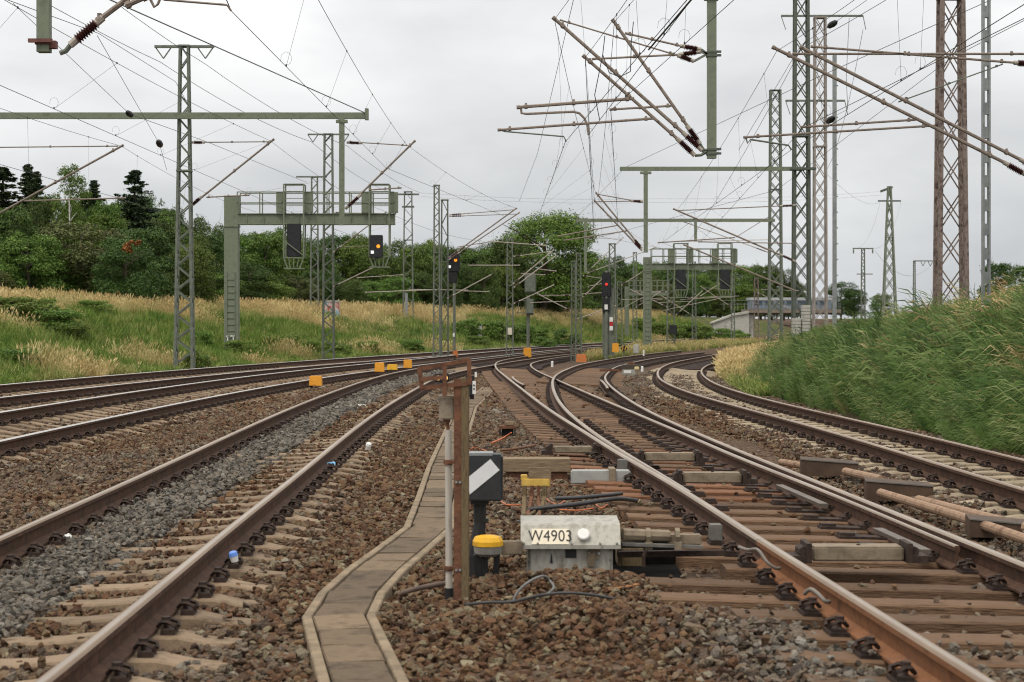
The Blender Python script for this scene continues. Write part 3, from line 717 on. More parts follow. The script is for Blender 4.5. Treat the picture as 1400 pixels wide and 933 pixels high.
MARKS = [(-200, 'the wide spruce'), (60, 'the birch'), (184, 'the bare-topped spruce'), (252, 'the boom mast'), (317, 'the gantry post'), (404, 'the unlit cage'), (449, 'the crossarm mast'), (520, 'the lit cage'), (558, 'the double-arm mast'), (602, 'the close mast pair'), (697, 'the number-plate mast'), (735, 'the round tree'), (790, 'the twin thin masts'),
         (829, 'the red-lit signal'), (885, 'the ladder gantry'), (949, 'the thin far mast'), (1002, 'the wing wall'), (1060, 'the silver railcar'), (1141, 'the plain grey pole'), (1216, 'the far pylon'), (1300, 'the brown tower')]
def where(px):
    for a, b in zip(MARKS[:-1], MARKS[1:]):
        if a[0] <= px < b[0]: return 'between %s and %s' % (a[1], b[1])
    return 'near the reeds'
TONE = ['green', 'dark green', 'tall green', 'deep green', 'olive', 'pale green']
for px, yt, w, k in [(12, 272, 110, 3), (48, 258, 90, 1), (84, 246, 80, 0), (112, 254, 70, 5), (146, 262, 70, 2), (176, 258, 90, 3), (204, 252, 80, 1), (232, 272, 80, 3), (262, 288, 80, 1), (130, 285, 120, 5), (60, 300, 120, 0), (20, 318, 110, 5), (290, 300, 80, 1), (322, 312, 80, 3), (362, 305, 80, 2), (398, 312, 80, 0), (430, 318, 80, 1), (460, 312, 80, 3), (505, 316, 80, 0), (535, 322, 80, 1), (565, 325, 80, 2), (590, 318, 70, 0), (625, 330, 80, 3), (655, 330, 80, 2), (675, 325, 70, 1), (840, 345, 70, 1), (870, 350, 70, 0), (905, 352, 70, 1), (935, 355, 70, 3), (970, 352, 70, 1), (1000, 354, 70, 0), (1040, 356, 70, 3), (1072, 362, 60, 1),
                     (-30, 300, 150, 3), (-5, 330, 90, 1), (40, 312, 110, 1), (75, 292, 130, 4), (120, 286, 150, 1), (165, 300, 130, 3), (150, 268, 100, 0), (205, 288, 120, 3), (215, 276, 90, 0), (255, 305, 100, 1), (275, 312, 90, 3), (300, 340, 80, 0),
                     (340, 308, 75, 0), (378, 318, 70, 2), (392, 298, 60, 5), (350, 345, 100, 1), (410, 322, 80, 3), (440, 345, 80, 1), (478, 322, 80, 2), (512, 330, 85, 1), (490, 308, 60, 0), (548, 345, 80, 3), (575, 336, 80, 0), (610, 352, 75, 1), (600, 330, 60, 3), (645, 342, 85, 1), (680, 345, 75, 0),
                     (800, 335, 60, 3), (822, 352, 70, 1), (850, 358, 60, 0), (885, 362, 65, 3), (920, 358, 60, 1), (950, 372, 60, 5), (985, 362, 70, 3), (1025, 360, 60, 1), (1055, 368, 60, 3), (1085, 380, 55, 0), (1150, 382, 60, 1), (1168, 392, 45, 3), (1205, 398, 40, 0)]:
    place_tree(TREES[k], px, yt, w, depth_of(px) + rnd.uniform(-4, 10), 'broadleaf_tree', TONE[k] + ' broadleaf tree in the belt ' + where(px), GB)
x = -40
while x < 1075:
    if not 1030 < x < 1100:
        k = rnd.choice([0, 1, 3, 3, 1, 0, 4]); place_tree(TREES[k], x + rnd.uniform(-8, 8), rnd.uniform(352, 384) + (12 if x > 850 else 0), rnd.uniform(62, 95) * (1 if x < 600 else .8), depth_of(x) - rnd.uniform(4, 9), 'bushy_tree', TONE[k] + ' low bushy tree ' + where(x), 'low bushy trees fronting the tree belt')
    x += 34 if x < 600 else 27
for px in range(790, 1110, 16):
    place_tree(TREES[rnd.choice([0, 1, 3])], px, rnd.uniform(398, 412), rnd.uniform(34, 46), depth_of(px) + rnd.uniform(12, 22), 'hedge_bush', 'rounded hedge bush under the far trees ' + where(px), 'hedge bushes under the far trees')
for px, yt, w, k in ((112, 292, 170, 4), (38, 308, 120, 0), (196, 302, 120, 3), (262, 322, 90, 0), (160, 326, 100, 0), (75, 330, 100, 5)):
    place_tree(TREES[k], px, yt, w, 90 + px * .05, 'spreading_tree', TONE[k] + ' spreading tree on the bank top ' + where(px), 'spreading trees on the bank top')
place_tree(BIG, 744, 286, 168, 172, 'broadleaf_tree', 'largest round broadleaf tree rising alone above the tree belt')
place_tree(TREES[3], 700, 318, 80, 165, 'broadleaf_tree', 'dark tree pressed against the flank of the largest round tree', None)
place_tree(BIRCH, 96, 208, 72, 108, 'birch_tree', 'slender pale-stemmed birch standing above the dark trees')
place_tree(CONIF[0], 4, 226, 190, 112, 'spruce_tree', 'wide dark spruce beside the twin thin spruces')
place_tree(CONIF[1], 38, 222, 104, 114, 'spruce_tree', 'thin dark spruce between the wide spruce and the birch', 'twin thin spruces')
place_tree(CONIF[1], 50, 232, 96, 115, 'spruce_tree', 'thin dark spruce between the wide spruce and the birch', 'twin thin spruces')
place_tree(CONIF[0], 184, 230, 150, 112, 'spruce_tree', 'dark spruce with a bare pointed top rising out of broadleaf crowns')
place_tree(CONIF[1], 128, 244, 100, 114, 'spruce_tree', 'short greenish spruce tip beside the birch')
place_tree(TREES[3], 1362, 352, 60, 140, 'broadleaf_tree', 'dark tree top showing above the reeds behind the grey post')
place_tree(TREES[3], 1398, 356, 60, 130, 'broadleaf_tree', 'dark tree top showing above the reeds beside the straw grass', None)
host = place_tree(TREES[1], 172, 318, 120, 92, 'broadleaf_tree', 'dark broadleaf tree with one patch of dead rusty red leaves')
inst(crown(99, .55, .9, .1, 7, 520, .10, lf_rust), 'dead_leaves', host, V(184, 352, 92 - 2.4) - host.location)

# shrubs on the banks
SH = [crown(110 + i, 1.0, 1.2, .05, 30, 6000, .05, m_) for i, m_ in enumerate((lf_light, lf_mid, lf_light))]
twig = MB()
for i in range(7): twig.tube([(0, 0, -.1), (math.cos(i * .9) * .3, math.sin(i * .9) * .3, .5), (math.cos(i * .9) * .6, math.sin(i * .9) * .6, .9)], .015, 4, r2=.005)
twig_me = twig.mesh('stem', bark)
def shrub(px, py, d, w, h, k, label, group=None):
    """px, py: where its foot shows"""
    X = (px - 700) * d / F; z = gz(X, d)
    e = thing('shrub', label, 'shrub', (X, d, z), group); s = w / 2.3; rz = rnd.uniform(0, 6)
    inst(SH[k], 'foliage', e, (0, 0, 0), (0, 0, rz), (s, s, h / 1.35)); inst(twig_me, 'stem', e, (0, 0, 0), (0, 0, rz), (s, s, h / 1.35))
SL = 'leafy green shrub growing in the grass of the bank'; SG = 'shrubs in the grass of the left bank'
for px, d, w, h, k in [(10, 68, 3.4, 1.0, 0), (40, 69, 3.6, 1.15, 0), (72, 68, 3.4, 1.1, 0), (92, 66, 2.4, .9, 2), (20, 52, 2.2, .8, 0), (130, 80, 2.2, .8, 0), (275, 80, 1.6, .9, 0), (268, 63, 1.3, .8, 1),
                       (330, 80, 2.2, .9, 0), (380, 88, 3.0, 1.0, 0), (420, 90, 2.2, .9, 0), (460, 92, 2.2, .9, 1), (500, 98, 2.0, .9, 0), (560, 104, 2.4, 1.0, 0), (640, 128, 3.0, 1.5, 1), (665, 130, 3.2, 1.7, 0), (690, 132, 3.2, 1.8, 1), (710, 134, 3.0, 1.8, 0), (730, 136, 3.2, 1.5, 0), (655, 122, 2.4, 1.0, 0), (745, 126, 2.2, 1.0, 1),
                       (773, 134, 2.6, 1.5, 1), (845, 135, 1.6, 1.0, 0), (905, 178, 4.0, 2.0, 0), (930, 180, 4.2, 2.0, 0), (955, 180, 4.2, 1.9, 2), (985, 178, 3.4, 1.6, 0), (1005, 176, 3.0, 1.4, 1), (880, 182, 3.5, 1.8, 0), (1015, 172, 2.4, 1.2, 0)]:
    shrub(px, 0, d, w, h, k, ('light' if k != 1 else 'dark') + ' green shrub in the bank grass ' + where(px), SG)
SR = 'yellow-green leafy shrub beside the grey posts at the end of the reed bank'
for px, d, w, h in [(1108, 86, 1.9, 1.6), (1125, 84, 2.0, 1.7), (1150, 80, 1.8, 1.5), (1168, 76, 1.8, 1.3), (1095, 90, 1.6, 1.2), (1190, 78, 1.6, 1.2), (1135, 72, 1.6, 1.2)]:
    shrub(px, 0, d, w, h, 0 if px % 2 else 2, SR, 'shrubs at the end of the reed bank')

# grass and reeds
def blade(mb, p, h, lean, w, seg=3, curl=.0):
    """one tapering blade; lean is an (x, y) offset of its tip"""
    side = Vector((-lean[1], lean[0], 0)); 
    if side.length < 1e-4: side = Vector((1, 0, 0))
    side = side.normalized() * w; vs = []
    for i in range(seg + 1):
        t = i / seg; c = Vector(p) + Vector((lean[0] * t ** 1.7, lean[1] * t ** 1.7, h * (t - curl * t * t)))
        if i < seg: ww = side * (1 - .75 * t) * .5; vs += [c - ww, c + ww]
        else: vs.append(c)
    fs = [(2 * i, 2 * i + 1, 2 * i + 3, 2 * i + 2) for i in range(seg - 1)] + [(2 * seg - 2, 2 * seg - 1, 2 * seg)]
    mb.add(vs, fs)
grass_m = tone_mat('grass_blades', [(0, (.06, .115, .018)), (.4, (.10, .175, .03)), (.8, (.16, .23, .045)), (1, (.24, .27, .08))],
                   [(0, (.36, .255, .11)), (.5, (.56, .42, .20)), (1, (.70, .56, .31))], .8, .3)
reed_m = tone_mat('reed_leaves', [(0, (.024, .054, .011)), (.35, (.052, .108, .020)), (.75, (.098, .168, .036)), (1, (.20, .255, .095))],
                  [(0, (.30, .20, .09)), (.5, (.45, .32, .15)), (1, (.58, .45, .25))], .5, .3)
def tuft_meshes():
    out = []
    for k in range(6):
        r = random.Random(200 + k); mb = MB(); straw = k >= 3
        for i in range(18 if not straw else 14):
            a = r.uniform(0, 6.28); rad = r.uniform(0, .2); h = r.uniform(.55, 1.0); ln = r.uniform(.08, .45) * h; a2 = r.uniform(0, 6.28)
            p = (math.cos(a) * rad, math.sin(a) * rad, -.03); lean = (math.cos(a2) * ln, math.sin(a2) * ln)
            blade(mb, p, h, lean, .016 if straw else .026, 3, .12)
            if straw:
                tip = Vector(p) + Vector((lean[0], lean[1], h * .88))
                mb.add([tip + Vector((0, 0, -.06)), tip + Vector((.02, 0, .02)), tip + Vector((lean[0] * .2, lean[1] * .2, .13)), tip + Vector((-.02, .005, .02))], [(0, 1, 2, 3)])
        out.append(mb.mesh('tuft', grass_m))
    return out
def reed_meshes():
    out = []
    for k in range(11):
        r = random.Random(300 + k); mb = MB(); big = k >= 7
        for st in range(2 if big else 3):
            b0 = Vector((r.uniform(-.12, .12), r.uniform(-.12, .12), -.05)); H = r.uniform(1.05, 1.55); ln = -r.uniform(.45, .85)
            pts = [b0 + Vector((ln * t ** 1.6, r.uniform(-.02, .02), H * (t - .1 * t * t))) for t in (0, .3, .6, 1)]
            mb.tube(pts, .006, 3, r2=.003, cap=False)
            for i in range(8):
                t = .25 + .72 * i / 8; p = b0 + Vector((ln * t ** 1.6, 0, H * (t - .1 * t * t)))
                L_ = r.uniform(.42, .72) if big else r.uniform(.3, .55); s = 1 if i % 2 else -1; dirx = -r.uniform(.55, 1.0); diry = s * r.uniform(.05, .55)
                q1 = p + Vector((dirx * L_ * .45, diry * L_ * .45, L_ * r.uniform(.12, .38))); q2 = p + Vector((dirx * L_, diry * L_, L_ * r.uniform(-.12, .35)))
                w = Vector((0, .4, 1)).normalized() * (r.uniform(.016, .026) if big else r.uniform(.009, .016))
                mb.add([p, q1 - w, q1 + w, q2], [(0, 1, 2), (1, 3, 2)])
        out.append(mb.mesh('reed', reed_m))
    return out
def grass_points():
    P = []; S = []; T_ = []; I = []
    for y0, y1, st in ((26, 62, .27), (62, 112, .36), (112, 215, .55)):
        xs = np.arange(-.33 * y1 - 6, .2 * y1 + 4, st); ys = np.arange(y0, y1, st); X, Y = np.meshgrid(xs, ys)
        X = X.ravel() + nr.uniform(-.6, .6, X.size) * st; Y = Y.ravel() + nr.uniform(-.6, .6, Y.size) * st
        u = XA(Y) - X; k = (np.abs(X) < .30 * Y + 3) & (u > 2.25 + .3 * fnoise(X, Y, 1.2, 21)) & (u < 24)
        X, Y, u = X[k], Y[k], u[k]
        n1 = fnoise(X, Y, .22, 22); n2 = fnoise(X, Y, .7, 23)
        straw = sm((u - 9.0 - 3.8 * n1 - 1.4 * n2) / 2.4) * .95 - .35 * (n2 < -.35) - .2 * sm((u - 17 + 2 * n2) / 3) + .65 * (n2 > .62) * (u < 5) + .25 * (u < 3.0) * (n1 > 0)
        straw = np.where(n1 * .6 + n2 * .6 < -.45, straw * .15, straw)
        tone = np.clip(straw + nr.normal(0, .14, X.size), 0, 1)
        h = np.where(tone > .5, .78, .62) * nr.uniform(.6, 1.25, X.size) * (.62 + .38 * sm((u - 2.3) / 2.2)) * (1 + .2 * n2)
        P.append(np.stack([X, Y, ground_z(X, Y)], -1)); S.append(np.stack([np.full(X.size, 1.0) * (1.15 + .25 * (y0 > 60)), np.full(X.size, 1.15), h], -1)); T_.append(tone)
        I.append(np.where(tone > .45, nr.randint(3, 6, X.size), nr.randint(0, 3, X.size)))
    # strip between the tracks far off, where weeds stand around the signal masts
    n = 2600; Y = nr.uniform(98, 165, n); X = XB(np.minimum(Y, 130)) + (Y > 130) * (Y - 130) * .33 + nr.uniform(2.0, 6.5, n)
    X = np.where(Y < 130, XG(np.minimum(Y, 115)) + (Y > 115) * (Y - 115) * .27 + nr.uniform(1.6, 4.2, n), X)
    t = np.clip(nr.normal(.35, .35, n), 0, 1); P.append(np.stack([X, Y, ground_z(X, Y)], -1)); S.append(np.stack([np.full(n, 1.3), np.full(n, 1.3), nr.uniform(.35, .8, n)], -1)); T_.append(t); I.append(np.where(t > .5, 4, 1))
    # straw fringe at the far foot of the right bank and on its crest
    Y = np.concatenate([nr.uniform(46, 112, 9000), nr.uniform(30, 62, 2600)]); v = np.concatenate([np.abs(nr.normal(0, 1.0, 9000)) + 1.75, nr.uniform(9.0, 14, 2600)]); X = XF(Y) + v
    wh = np.arange(Y.size) < 9000
    tone = np.where(wh, sm((Y - 52 + 8 * fnoise(X, Y, .5, 30)) / 18), .95 * (fnoise(X, Y, .35, 33) > -.3)); tone = np.clip(tone + nr.normal(0, .2, Y.size), 0, 1)
    h = np.where(wh, .45 + .5 * sm((Y - 55) / 25), 1.15) * nr.uniform(.7, 1.3, Y.size)
    P.append(np.stack([X, Y, ground_z(X, Y)], -1)); S.append(np.stack([np.full(Y.size, 1.2), np.full(Y.size, 1.2), h], -1)); T_.append(tone); I.append(np.where(tone > .5, 4, 1))
    return [np.concatenate(a) for a in (P, S, T_, I)]
def reed_points():
    P = []; T_ = []; S = []
    for y0, y1, st in ((13, 34, .11), (34, 60, .155), (60, 112, .27)):
        xs = np.arange(4, .33 * y1 + 9, st); ys = np.arange(y0, y1, st); X, Y = np.meshgrid(xs, ys)
        X = X.ravel() + nr.uniform(-.6, .6, X.size) * st; Y = Y.ravel() + nr.uniform(-.6, .6, Y.size) * st
        v = X - XF(Y); k = (X < .30 * Y + 4) & (v > 2.15 + .35 * fnoise(X, Y, 1.1, 41) + 1.2 * sm((Y - 55) / 30)) & (v < 17); X, Y, v = X[k], Y[k], v[k]
        n1 = fnoise(X, Y, .5, 42); n3 = fnoise(X, Y, 1.6, 44); n4 = fnoise(X, Y, .28, 45)
        tone = np.clip(.06 + nr.normal(0, .10, X.size) + .10 * n4 + .75 * (fnoise(X, Y, .9, 43) > 1.0) + .75 * sm((v - 9.2 - n1) / 1.5) * (fnoise(X, Y, .5, 47) > -.4) + .5 * (nr.rand(X.size) < .03), 0, 1)
        s = .80 * nr.uniform(.6, 1.2, X.size) * (.5 + .5 * sm((v - 2) / 1.8)) * (1 + .22 * n1 + .2 * n3) * (.8 + .2 * sm((60 - Y) / 25)) * np.where(nr.rand(X.size) < .05, 1.35, 1)
        keep = ~((n3 < -.75) & (nr.rand(X.size) < .75)); X, Y, v, tone, s = X[keep], Y[keep], v[keep], tone[keep], s[keep]
        P.append(np.stack([X, Y, ground_z(X, Y)], -1)); T_.append(tone); S.append(s)
    return [np.concatenate(a) for a in (P, T_, S)]
gp, gs, gt, gi_ = grass_points(); n = len(gp); print('tufts', n)
o = scatter('tall_grass', gp, np.stack([nr.normal(0, .1, n), nr.normal(0, .1, n), nr.uniform(0, 6.28, n)], -1), gs, gi_, gt, tuft_meshes())
tag(o, 'tall green and straw-coloured grass covering the banks', 'grass')
rp, rt, rsz = reed_points(); n = len(rp); print('reeds', n)
up_ = .42 * sm((rp[:, 1] - 26) / 22) + .28 * np.clip(fnoise(rp[:, 0], rp[:, 1], .6, 51), -1, 1)
o = scatter('reeds', rp, np.stack([nr.normal(0, .12, n), up_ + nr.normal(0, .2, n), nr.normal(0, .6, n)], -1), np.stack([rsz, rsz, rsz * (1 + .25 * up_)], -1), np.where((rp[:, 1] < 38) & (nr.rand(n) < .22), nr.randint(7, 11, n), nr.randint(0, 7, n)), rt, reed_meshes())
tag(o, 'dense green reeds leaning over in the wind on the bank beside the curved track', 'reeds')
# ------------------------------------------------------------------ overhead line equipment, signals
def lat_parts(root, x, y, z0, z1, w0, w1, m, bay=None, dp=.75, leg=.07, brace=.04, plates=True, xb=False):
    """lattice column: four corner legs and zigzag lacing on all four faces"""
    def cor(z, i):
        t = (z - z0) / (z1 - z0); w = (w0 + (w1 - w0) * t) / 2; sx, sy = ((-1, -1), (1, -1), (1, 1), (-1, 1))[i]
        return Vector((x + sx * w, y + sy * w * dp, z))
    for i in range(4):
        mb = MB(); mb.beam(cor(z0, i), cor(z1, i), leg, leg, up=(0, 1, 0)); mb.build('leg', m, root)
    mb = MB(); bay = bay or (w0 + w1) / 2 * .95; n = max(4, int((z1 - z0) / bay))
    for i in range(4):
        j = (i + 1) % 4
        for k in range(n):
            a, b = z0 + (z1 - z0) * k / n, z0 + (z1 - z0) * (k + 1) / n
            ij = (i, j) if (k + i // 2) % 2 else (j, i)
            for u_ in ((ij, ij[::-1]) if xb else (ij,)): mb.beam(cor(a, u_[0]), cor(b, u_[1]), brace, brace * .5, up=(0, 1, 0) if i % 2 == 0 else (1, 0, 0))
    mb.build('lacing', m, root)
    if plates:
        mb = MB()
        for z in (z1 - .03, z0 + (z1 - z0) * .62): 
            t = (z - z0) / (z1 - z0); w = w0 + (w1 - w0) * t; mb.box((x, y, z), (w + leg + .03, w * dp + leg + .03, .06))
        mb.build('batten_plate', m, root)
def foot_z(x, d): return gz(x, d) - .15
def mast(px, d, ytop, wpx, label, m=None, group=None, taper=.7, z0=None, name='catenary_mast', cat='mast', leg=.07, brace=.04, bay=None, X=None, xb=False):
    x = (px - 700) * d / F if X is None else X; z0 = foot_z(x, d) if z0 is None else z0; z1 = CH - (ytop - YH) * d / F; w = wpx * d / F
    root = thing(name, label, cat, (x, d, z0), group)
    lat_parts(root, x, d, z0, z1, w, w * taper, m or galv_dark, leg=leg, brace=brace, bay=bay, xb=xb)
    return root
def tube_px(root, name, d, a, b, r, m=None, d2=None):
    r = r * .86; mb = MB(); p, q = V(*a, d), V(*b, d2 or d); mb.tube([p, q], r, 7)
    ax = (q - p).normalized(); ln = (q - p).length
    mb.tube([q - ax * .05, q + ax * .03], r * 1.25, 7)
    if d < 70:
        for f_ in (.06, .52, .93):
            c_ = p.lerp(q, f_); mb.tube([c_ - ax * .035, c_ + ax * .035], r * 1.45, 7); mb.box(c_ + Vector((0, 0, r * 1.6)), (.05, .05, r * 1.2))
    return mb.build(name, m or tube_m, root, smooth=False)
def insul(parent, d, a, b, r=.075, sheds=8):
    """ribbed insulator with metal caps"""
    p, q = V(*a, d), V(*b, d); ax = q - p; n = sheds * 2 + 1
    mb = MB(); pts = []; rr = []
    for i in range(n): pts.append(p + ax * (.2 + .6 * i / (n - 1))); rr.append(r if i % 2 else r * .5)
    mb.tube(pts, rr, 9); 
    for a0, a1 in ((0, .22), (.78, 1)): mb.tube([p + ax * a0, p + ax * a1], r * .62, 8, mi=1)
    return mb.build('insulator', [ins_m, cap_m], parent)
def clamp(root, d, x, y, w=.3, m=None):
    mb = MB(); c = V(x, y, d)
    for dz in (-.05, .05): mb.box(c + Vector((0, 0, dz)), (w, w, .03))
    for sx in (-1, 1): mb.box(c + Vector((sx * w * .5, -w * .3, 0)), (.05, .06, .16))
    return mb.build('clamp', m or ole_dark, root)
def simple_bracket(root, d, foot, tip, tie_y=None, arm=None, m=None, r=None, ins=True):
    """far bracket: strut from the mast foot to the tip, top tie and registration arm"""
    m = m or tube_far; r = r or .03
    sgn = 1 if tip[0] > foot[0] else -1
    t = tube_px(root, 'bracket_tube', d, foot, tip, r, m)
    if ins: insul(t, d, (foot[0] - sgn * .5, foot[1] + .5), (foot[0] + (tip[0] - foot[0]) * .16, foot[1] + (tip[1] - foot[1]) * .16), .055, 5)
    if tie_y is not None: 
        t = tube_px(root, 'top_tie', d, (foot[0], tie_y), (tip[0] - sgn * 3, tip[1] + 2), r * .6, m)
        if ins: insul(t, d, (foot[0], tie_y), (foot[0] + (tip[0] - foot[0]) * .22, tie_y + (tip[1] + 2 - tie_y) * .22), .05, 5)
    if arm: tube_px(root, 'registration_arm', d, arm[0], arm[1], r * .7, m)
def wire(root, name, pts, r, m=None, sag=0.0, n=10):
    P = [p if isinstance(p, Vector) else V(*p) for p in pts]; out = []
    for a, b in zip(P[:-1], P[1:]):
        for i in range(n): 
            t = i / n; c = a.lerp(b, t); c = c + Vector((0, 0, -sag * 4 * t * (1 - t))); out.append(c)
    out.append(P[-1]); mb = MB(); mb.tube(out, r, 4, cap=False)
    return mb.build(name, m or wire_m, root), out

# --- portal with long boom across the left tracks
d = 62
P = thing('catenary_portal', 'green lattice portal mast with long boom and hanging post over the left main lines', 'portal', (-11.57, d, foot_z(-11.57, d)))
lat_parts(P, -11.57, d, foot_z(-11.57, d), CH + 377 * d / F, .62, .28, galv_dark, leg=.08, brace=.045)
bz = CH + 279 * d / F
mb = MB(); mb.box(((-21 - 5.1) / 2, d - .32, bz), (15.9, .16, .22)); mb.box((-5.1, d - .32, bz + .05), (.12, .22, .40)); mb.build('boom', ole_green, P)
mb = MB(); mb.box((-5.98, d - .32, (bz + 4.75) / 2), (.18, .18, bz - 4.75 - .22)); mb.box((-5.98, d - .32, bz - .2), (.4, .22, .1)); mb.build('hanging_post', ole_green, P)
mb = MB(); mb.box((-21, d - .32, (bz + 3.6) / 2), (.18, .18, bz - 3.6 - .22)); mb.build('hanging_post', ole_green, P)
mb = MB(); zt_ = CH + 375 * d / F; mb.box((-11.57, d, zt_), (2.1, .12, .09))
for sx in (-1, 1):
    for e in (-1, 1): mb.beam((-11.57 + sx * 1.0 + (0 if e < 0 else -sx * .52), d, zt_ - .05), (-11.57 + sx * .74, d, zt_ - .42), .04, .04)
mb.build('crossarm', galv_dark, P)
mb = MB()
for k in range(5): mb.beam((-11.35, d - .2, 6.2 + k * .28), (-11.35, d - .55, 6.2 + k * .28), .04, .03)
mb.build('climbing_step', galv_dark, P)
t = tube_px(P, 'top_tie', d, (262, 195), (368, 194), .022); insul(t, d, (262, 195), (280, 195), .07)
t = tube_px(P, 'bracket_tube', d, (262, 281), (374, 191), .042); insul(t, d, (261, 282), (276, 269), .085)
tube_px(P, 'registration_arm', d, (282, 270), (340, 267), .028)
t = tube_px(P, 'top_tie', d, (474, 194), (556, 199), .022); insul(t, d, (474, 195), (495, 196), .07)
t = tube_px(P, 'bracket_tube', d, (473, 285), (567, 193), .042); insul(t, d, (472, 286), (494, 266), .085)
tube_px(P, 'registration_arm', d, (504, 260), (548, 257), .028)
t = tube_px(P, 'top_tie', d, (-30, 202), (160, 200), .025); t = tube_px(P, 'bracket_tube', d, (-25, 305), (168, 199), .045)
tube_px(P, 'registration_arm', d, (33, 275), (171, 271), .03)

# --- near-left hanging post of a portal whose boom passes above the frame
d = 24
Q = thing('catenary_portal', 'near green hanging post with brown ribbed insulator at the sky corner above the left tracks', 'portal', (-15.5, d, foot_z(-15.5, d)))
lat_parts(Q, -15.5, d, foot_z(-15.5, d), 10.2, .6, .35, ole_dark)
mb = MB(); mb.box((-10.4, d - .4, 9.3), (11.0, .18, .26)); mb.build('boom', ole_green, Q)
xq = V(71, 75, d).x; zb_ = V(71, 78, d).z
mb = MB(); mb.box((xq, d - .4, (9.17 + zb_) / 2), (.165, .165, 9.17 - zb_)); mb.build('hanging_post', ole_green, Q)
mb = MB(); mb.box((xq, d - .4, zb_ + .12), (.2, .2, .05)); mb.box((xq - .02, d - .52, zb_ + .14), (.32, .05, .05)); mb.box((xq + .12, d - .4, zb_ + .1), (.1, .12, .1)); mb.build('clamp', mat('clamp_rust', (.10, .04, .035), (.16, .07, .055), 8, .7), Q)
dd = d - .4
t = tube_px(Q, 'bracket_tube', dd, (128, 33), (262, -68), .044); insul(t, dd, (96, 62), (141, 24), .085, 9)
mb = MB(); mb.tube([V(82, 73, dd), V(90, 70, dd), V(98, 60, dd)], .035, 6); mb.build('bracket_elbow', galv_dark, t)
t = tube_px(Q, 'top_tie', dd, (80, -125), (258, -70), .025)
tube_px(Q, 'registration_arm', dd, (172, 8), (222, -14), .042)
mb = MB(); mb.tube([V(205, -8, dd), V(225, 0, dd), V(310, 7, dd), V(316, 15, dd)], .016, 6); mb.tube([V(206, 0, dd), V(211, 10, dd), V(216, 6, dd), V(220, -4, dd)], .02, 5); mb.build('steady_arm', tube_m, Q)

# --- near portal over the turnout: hanging post with three brackets
d = 40
K = thing('catenary_portal', 'green hanging post over the turnout carrying three brown brackets in a fan', 'portal', (14.6, d, foot_z(14.6, d)))
lat_parts(K, 14.6, d, foot_z(14.6, d), 11.2, .6, .35, ole_dark)
mb = MB(); mb.box((9.4, d, 9.55), (10.8, .2, .28)); mb.build('boom', ole_green, K)
xk = V(973, 0, d).x; zk = V(0, 217, d).z
mb = MB(); mb.box((xk, d, (zk + 9.4) / 2), (.2, .2, 9.4 - zk)); mb.box((xk, d, V(0, -3, d).z), (.32, .3, .1)); mb.build('hanging_post', ole_green, K)
for yy in (72, 77, 205, 211):
    mb = MB(); c = V(973, yy, d); mb.box(c, (.24, .24, .045)); mb.box(c + Vector((.14, -.06, .01)), (.14, .06, .05)); mb.build('clamp', ole_dark, K)
for a, b, i0, i1, r_ in (((757, 25), (934, 182), (933, 181), (960, 206), .047), ((798, 77), (926, 190), (925, 189), (950, 213), .044), ((838, 28), (940, 173), (939, 172), (957, 197), .044)):
    t = tube_px(K, 'bracket_tube', d, b, a, r_); insul(t, d, i0, i1, .085, 9)
    mb = MB(); mb.tube([V(*i1, d), V((i1[0] + 966) / 2, (i1[1] + 214) / 2 - 1, d), V(968, 207, d)], .035, 5); mb.build('bracket_elbow', galv_dark, t)
for a, b, i1 in (((767, 28), (926, 76), (949, 84)), ((856, 46), (930, 63), (959, 68)), ((811, 81), (928, 75), (958, 71))):
    t = tube_px(K, 'top_tie', d, b, a, .022 if a[0] == 767 else .028); insul(t, d, b, i1, .075, 9)
    mb = MB(); mb.beam(V(*i1, d), V(967, 74, d), .06, .05); mb.build('bracket_elbow', galv_dark, t)
for a, b, r_ in (((708, 147), (867, 135), .045), ((682, 178), (896, 162), .035), ((835, 150), (918, 145), .03)): tube_px(K, 'registration_arm', d, b, a, r_)
mb = MB(); mb.tube([V(x_, y_, d) for x_, y_ in ((712, 146), (713, 155), (720, 156), (784, 153), (792, 155), (799, 162), (803, 171), (805, 185))], .028, 6); mb.build('steady_arm', tube_m, K)
mb = MB(); mb.tube([V(x_, y_, d) for x_, y_ in ((684, 178), (690, 180), (771, 187), (774, 194))], .018, 6); mb.build('steady_arm', galv_dark, K)

# --- near right brackets reaching in from a mast outside the frame
d = 42
S = thing('catenary_mast', 'green mast at the reed bank whose two long brown brackets reach over the curved track', 'mast', (12.9, d, foot_z(12.9, d)))
lat_parts(S, 12.9, d, foot_z(12.9, d), 9.5, .6, .4, ole_dark)
for a, b, i1 in (((1057, 65), (1372, 222), (1404, 240)), ((1095, 65), (1394, 218), (1420, 232))):
    t = tube_px(S, 'bracket_tube', d, b, a, .05); insul(t, d, b, i1, .09, 9)
for a, b, i1 in (((1110, 64), (1386, 86), (1412, 88)), ((1085, 74), (1402, 74), (1424, 74))):
    t = tube_px(S, 'top_tie', d, b, a, .034); insul(t, d, b, i1, .085, 9)
for a, b in (((1096, 174), (1252, 164)), ((1018, 188), (1278, 172))): tube_px(S, 'registration_arm', d, b, a, .032)
tube_px(S, 'strut', d, (1371, 88), (1230, 139), .018, galv_dark)
mb = MB(); mb.tube([V(x_, y_, d) for x_, y_ in ((1020, 189), (1022, 196), (1026, 191), (1078, 199), (1082, 205))], .022, 6); mb.build('steady_arm', galv_dark, S)

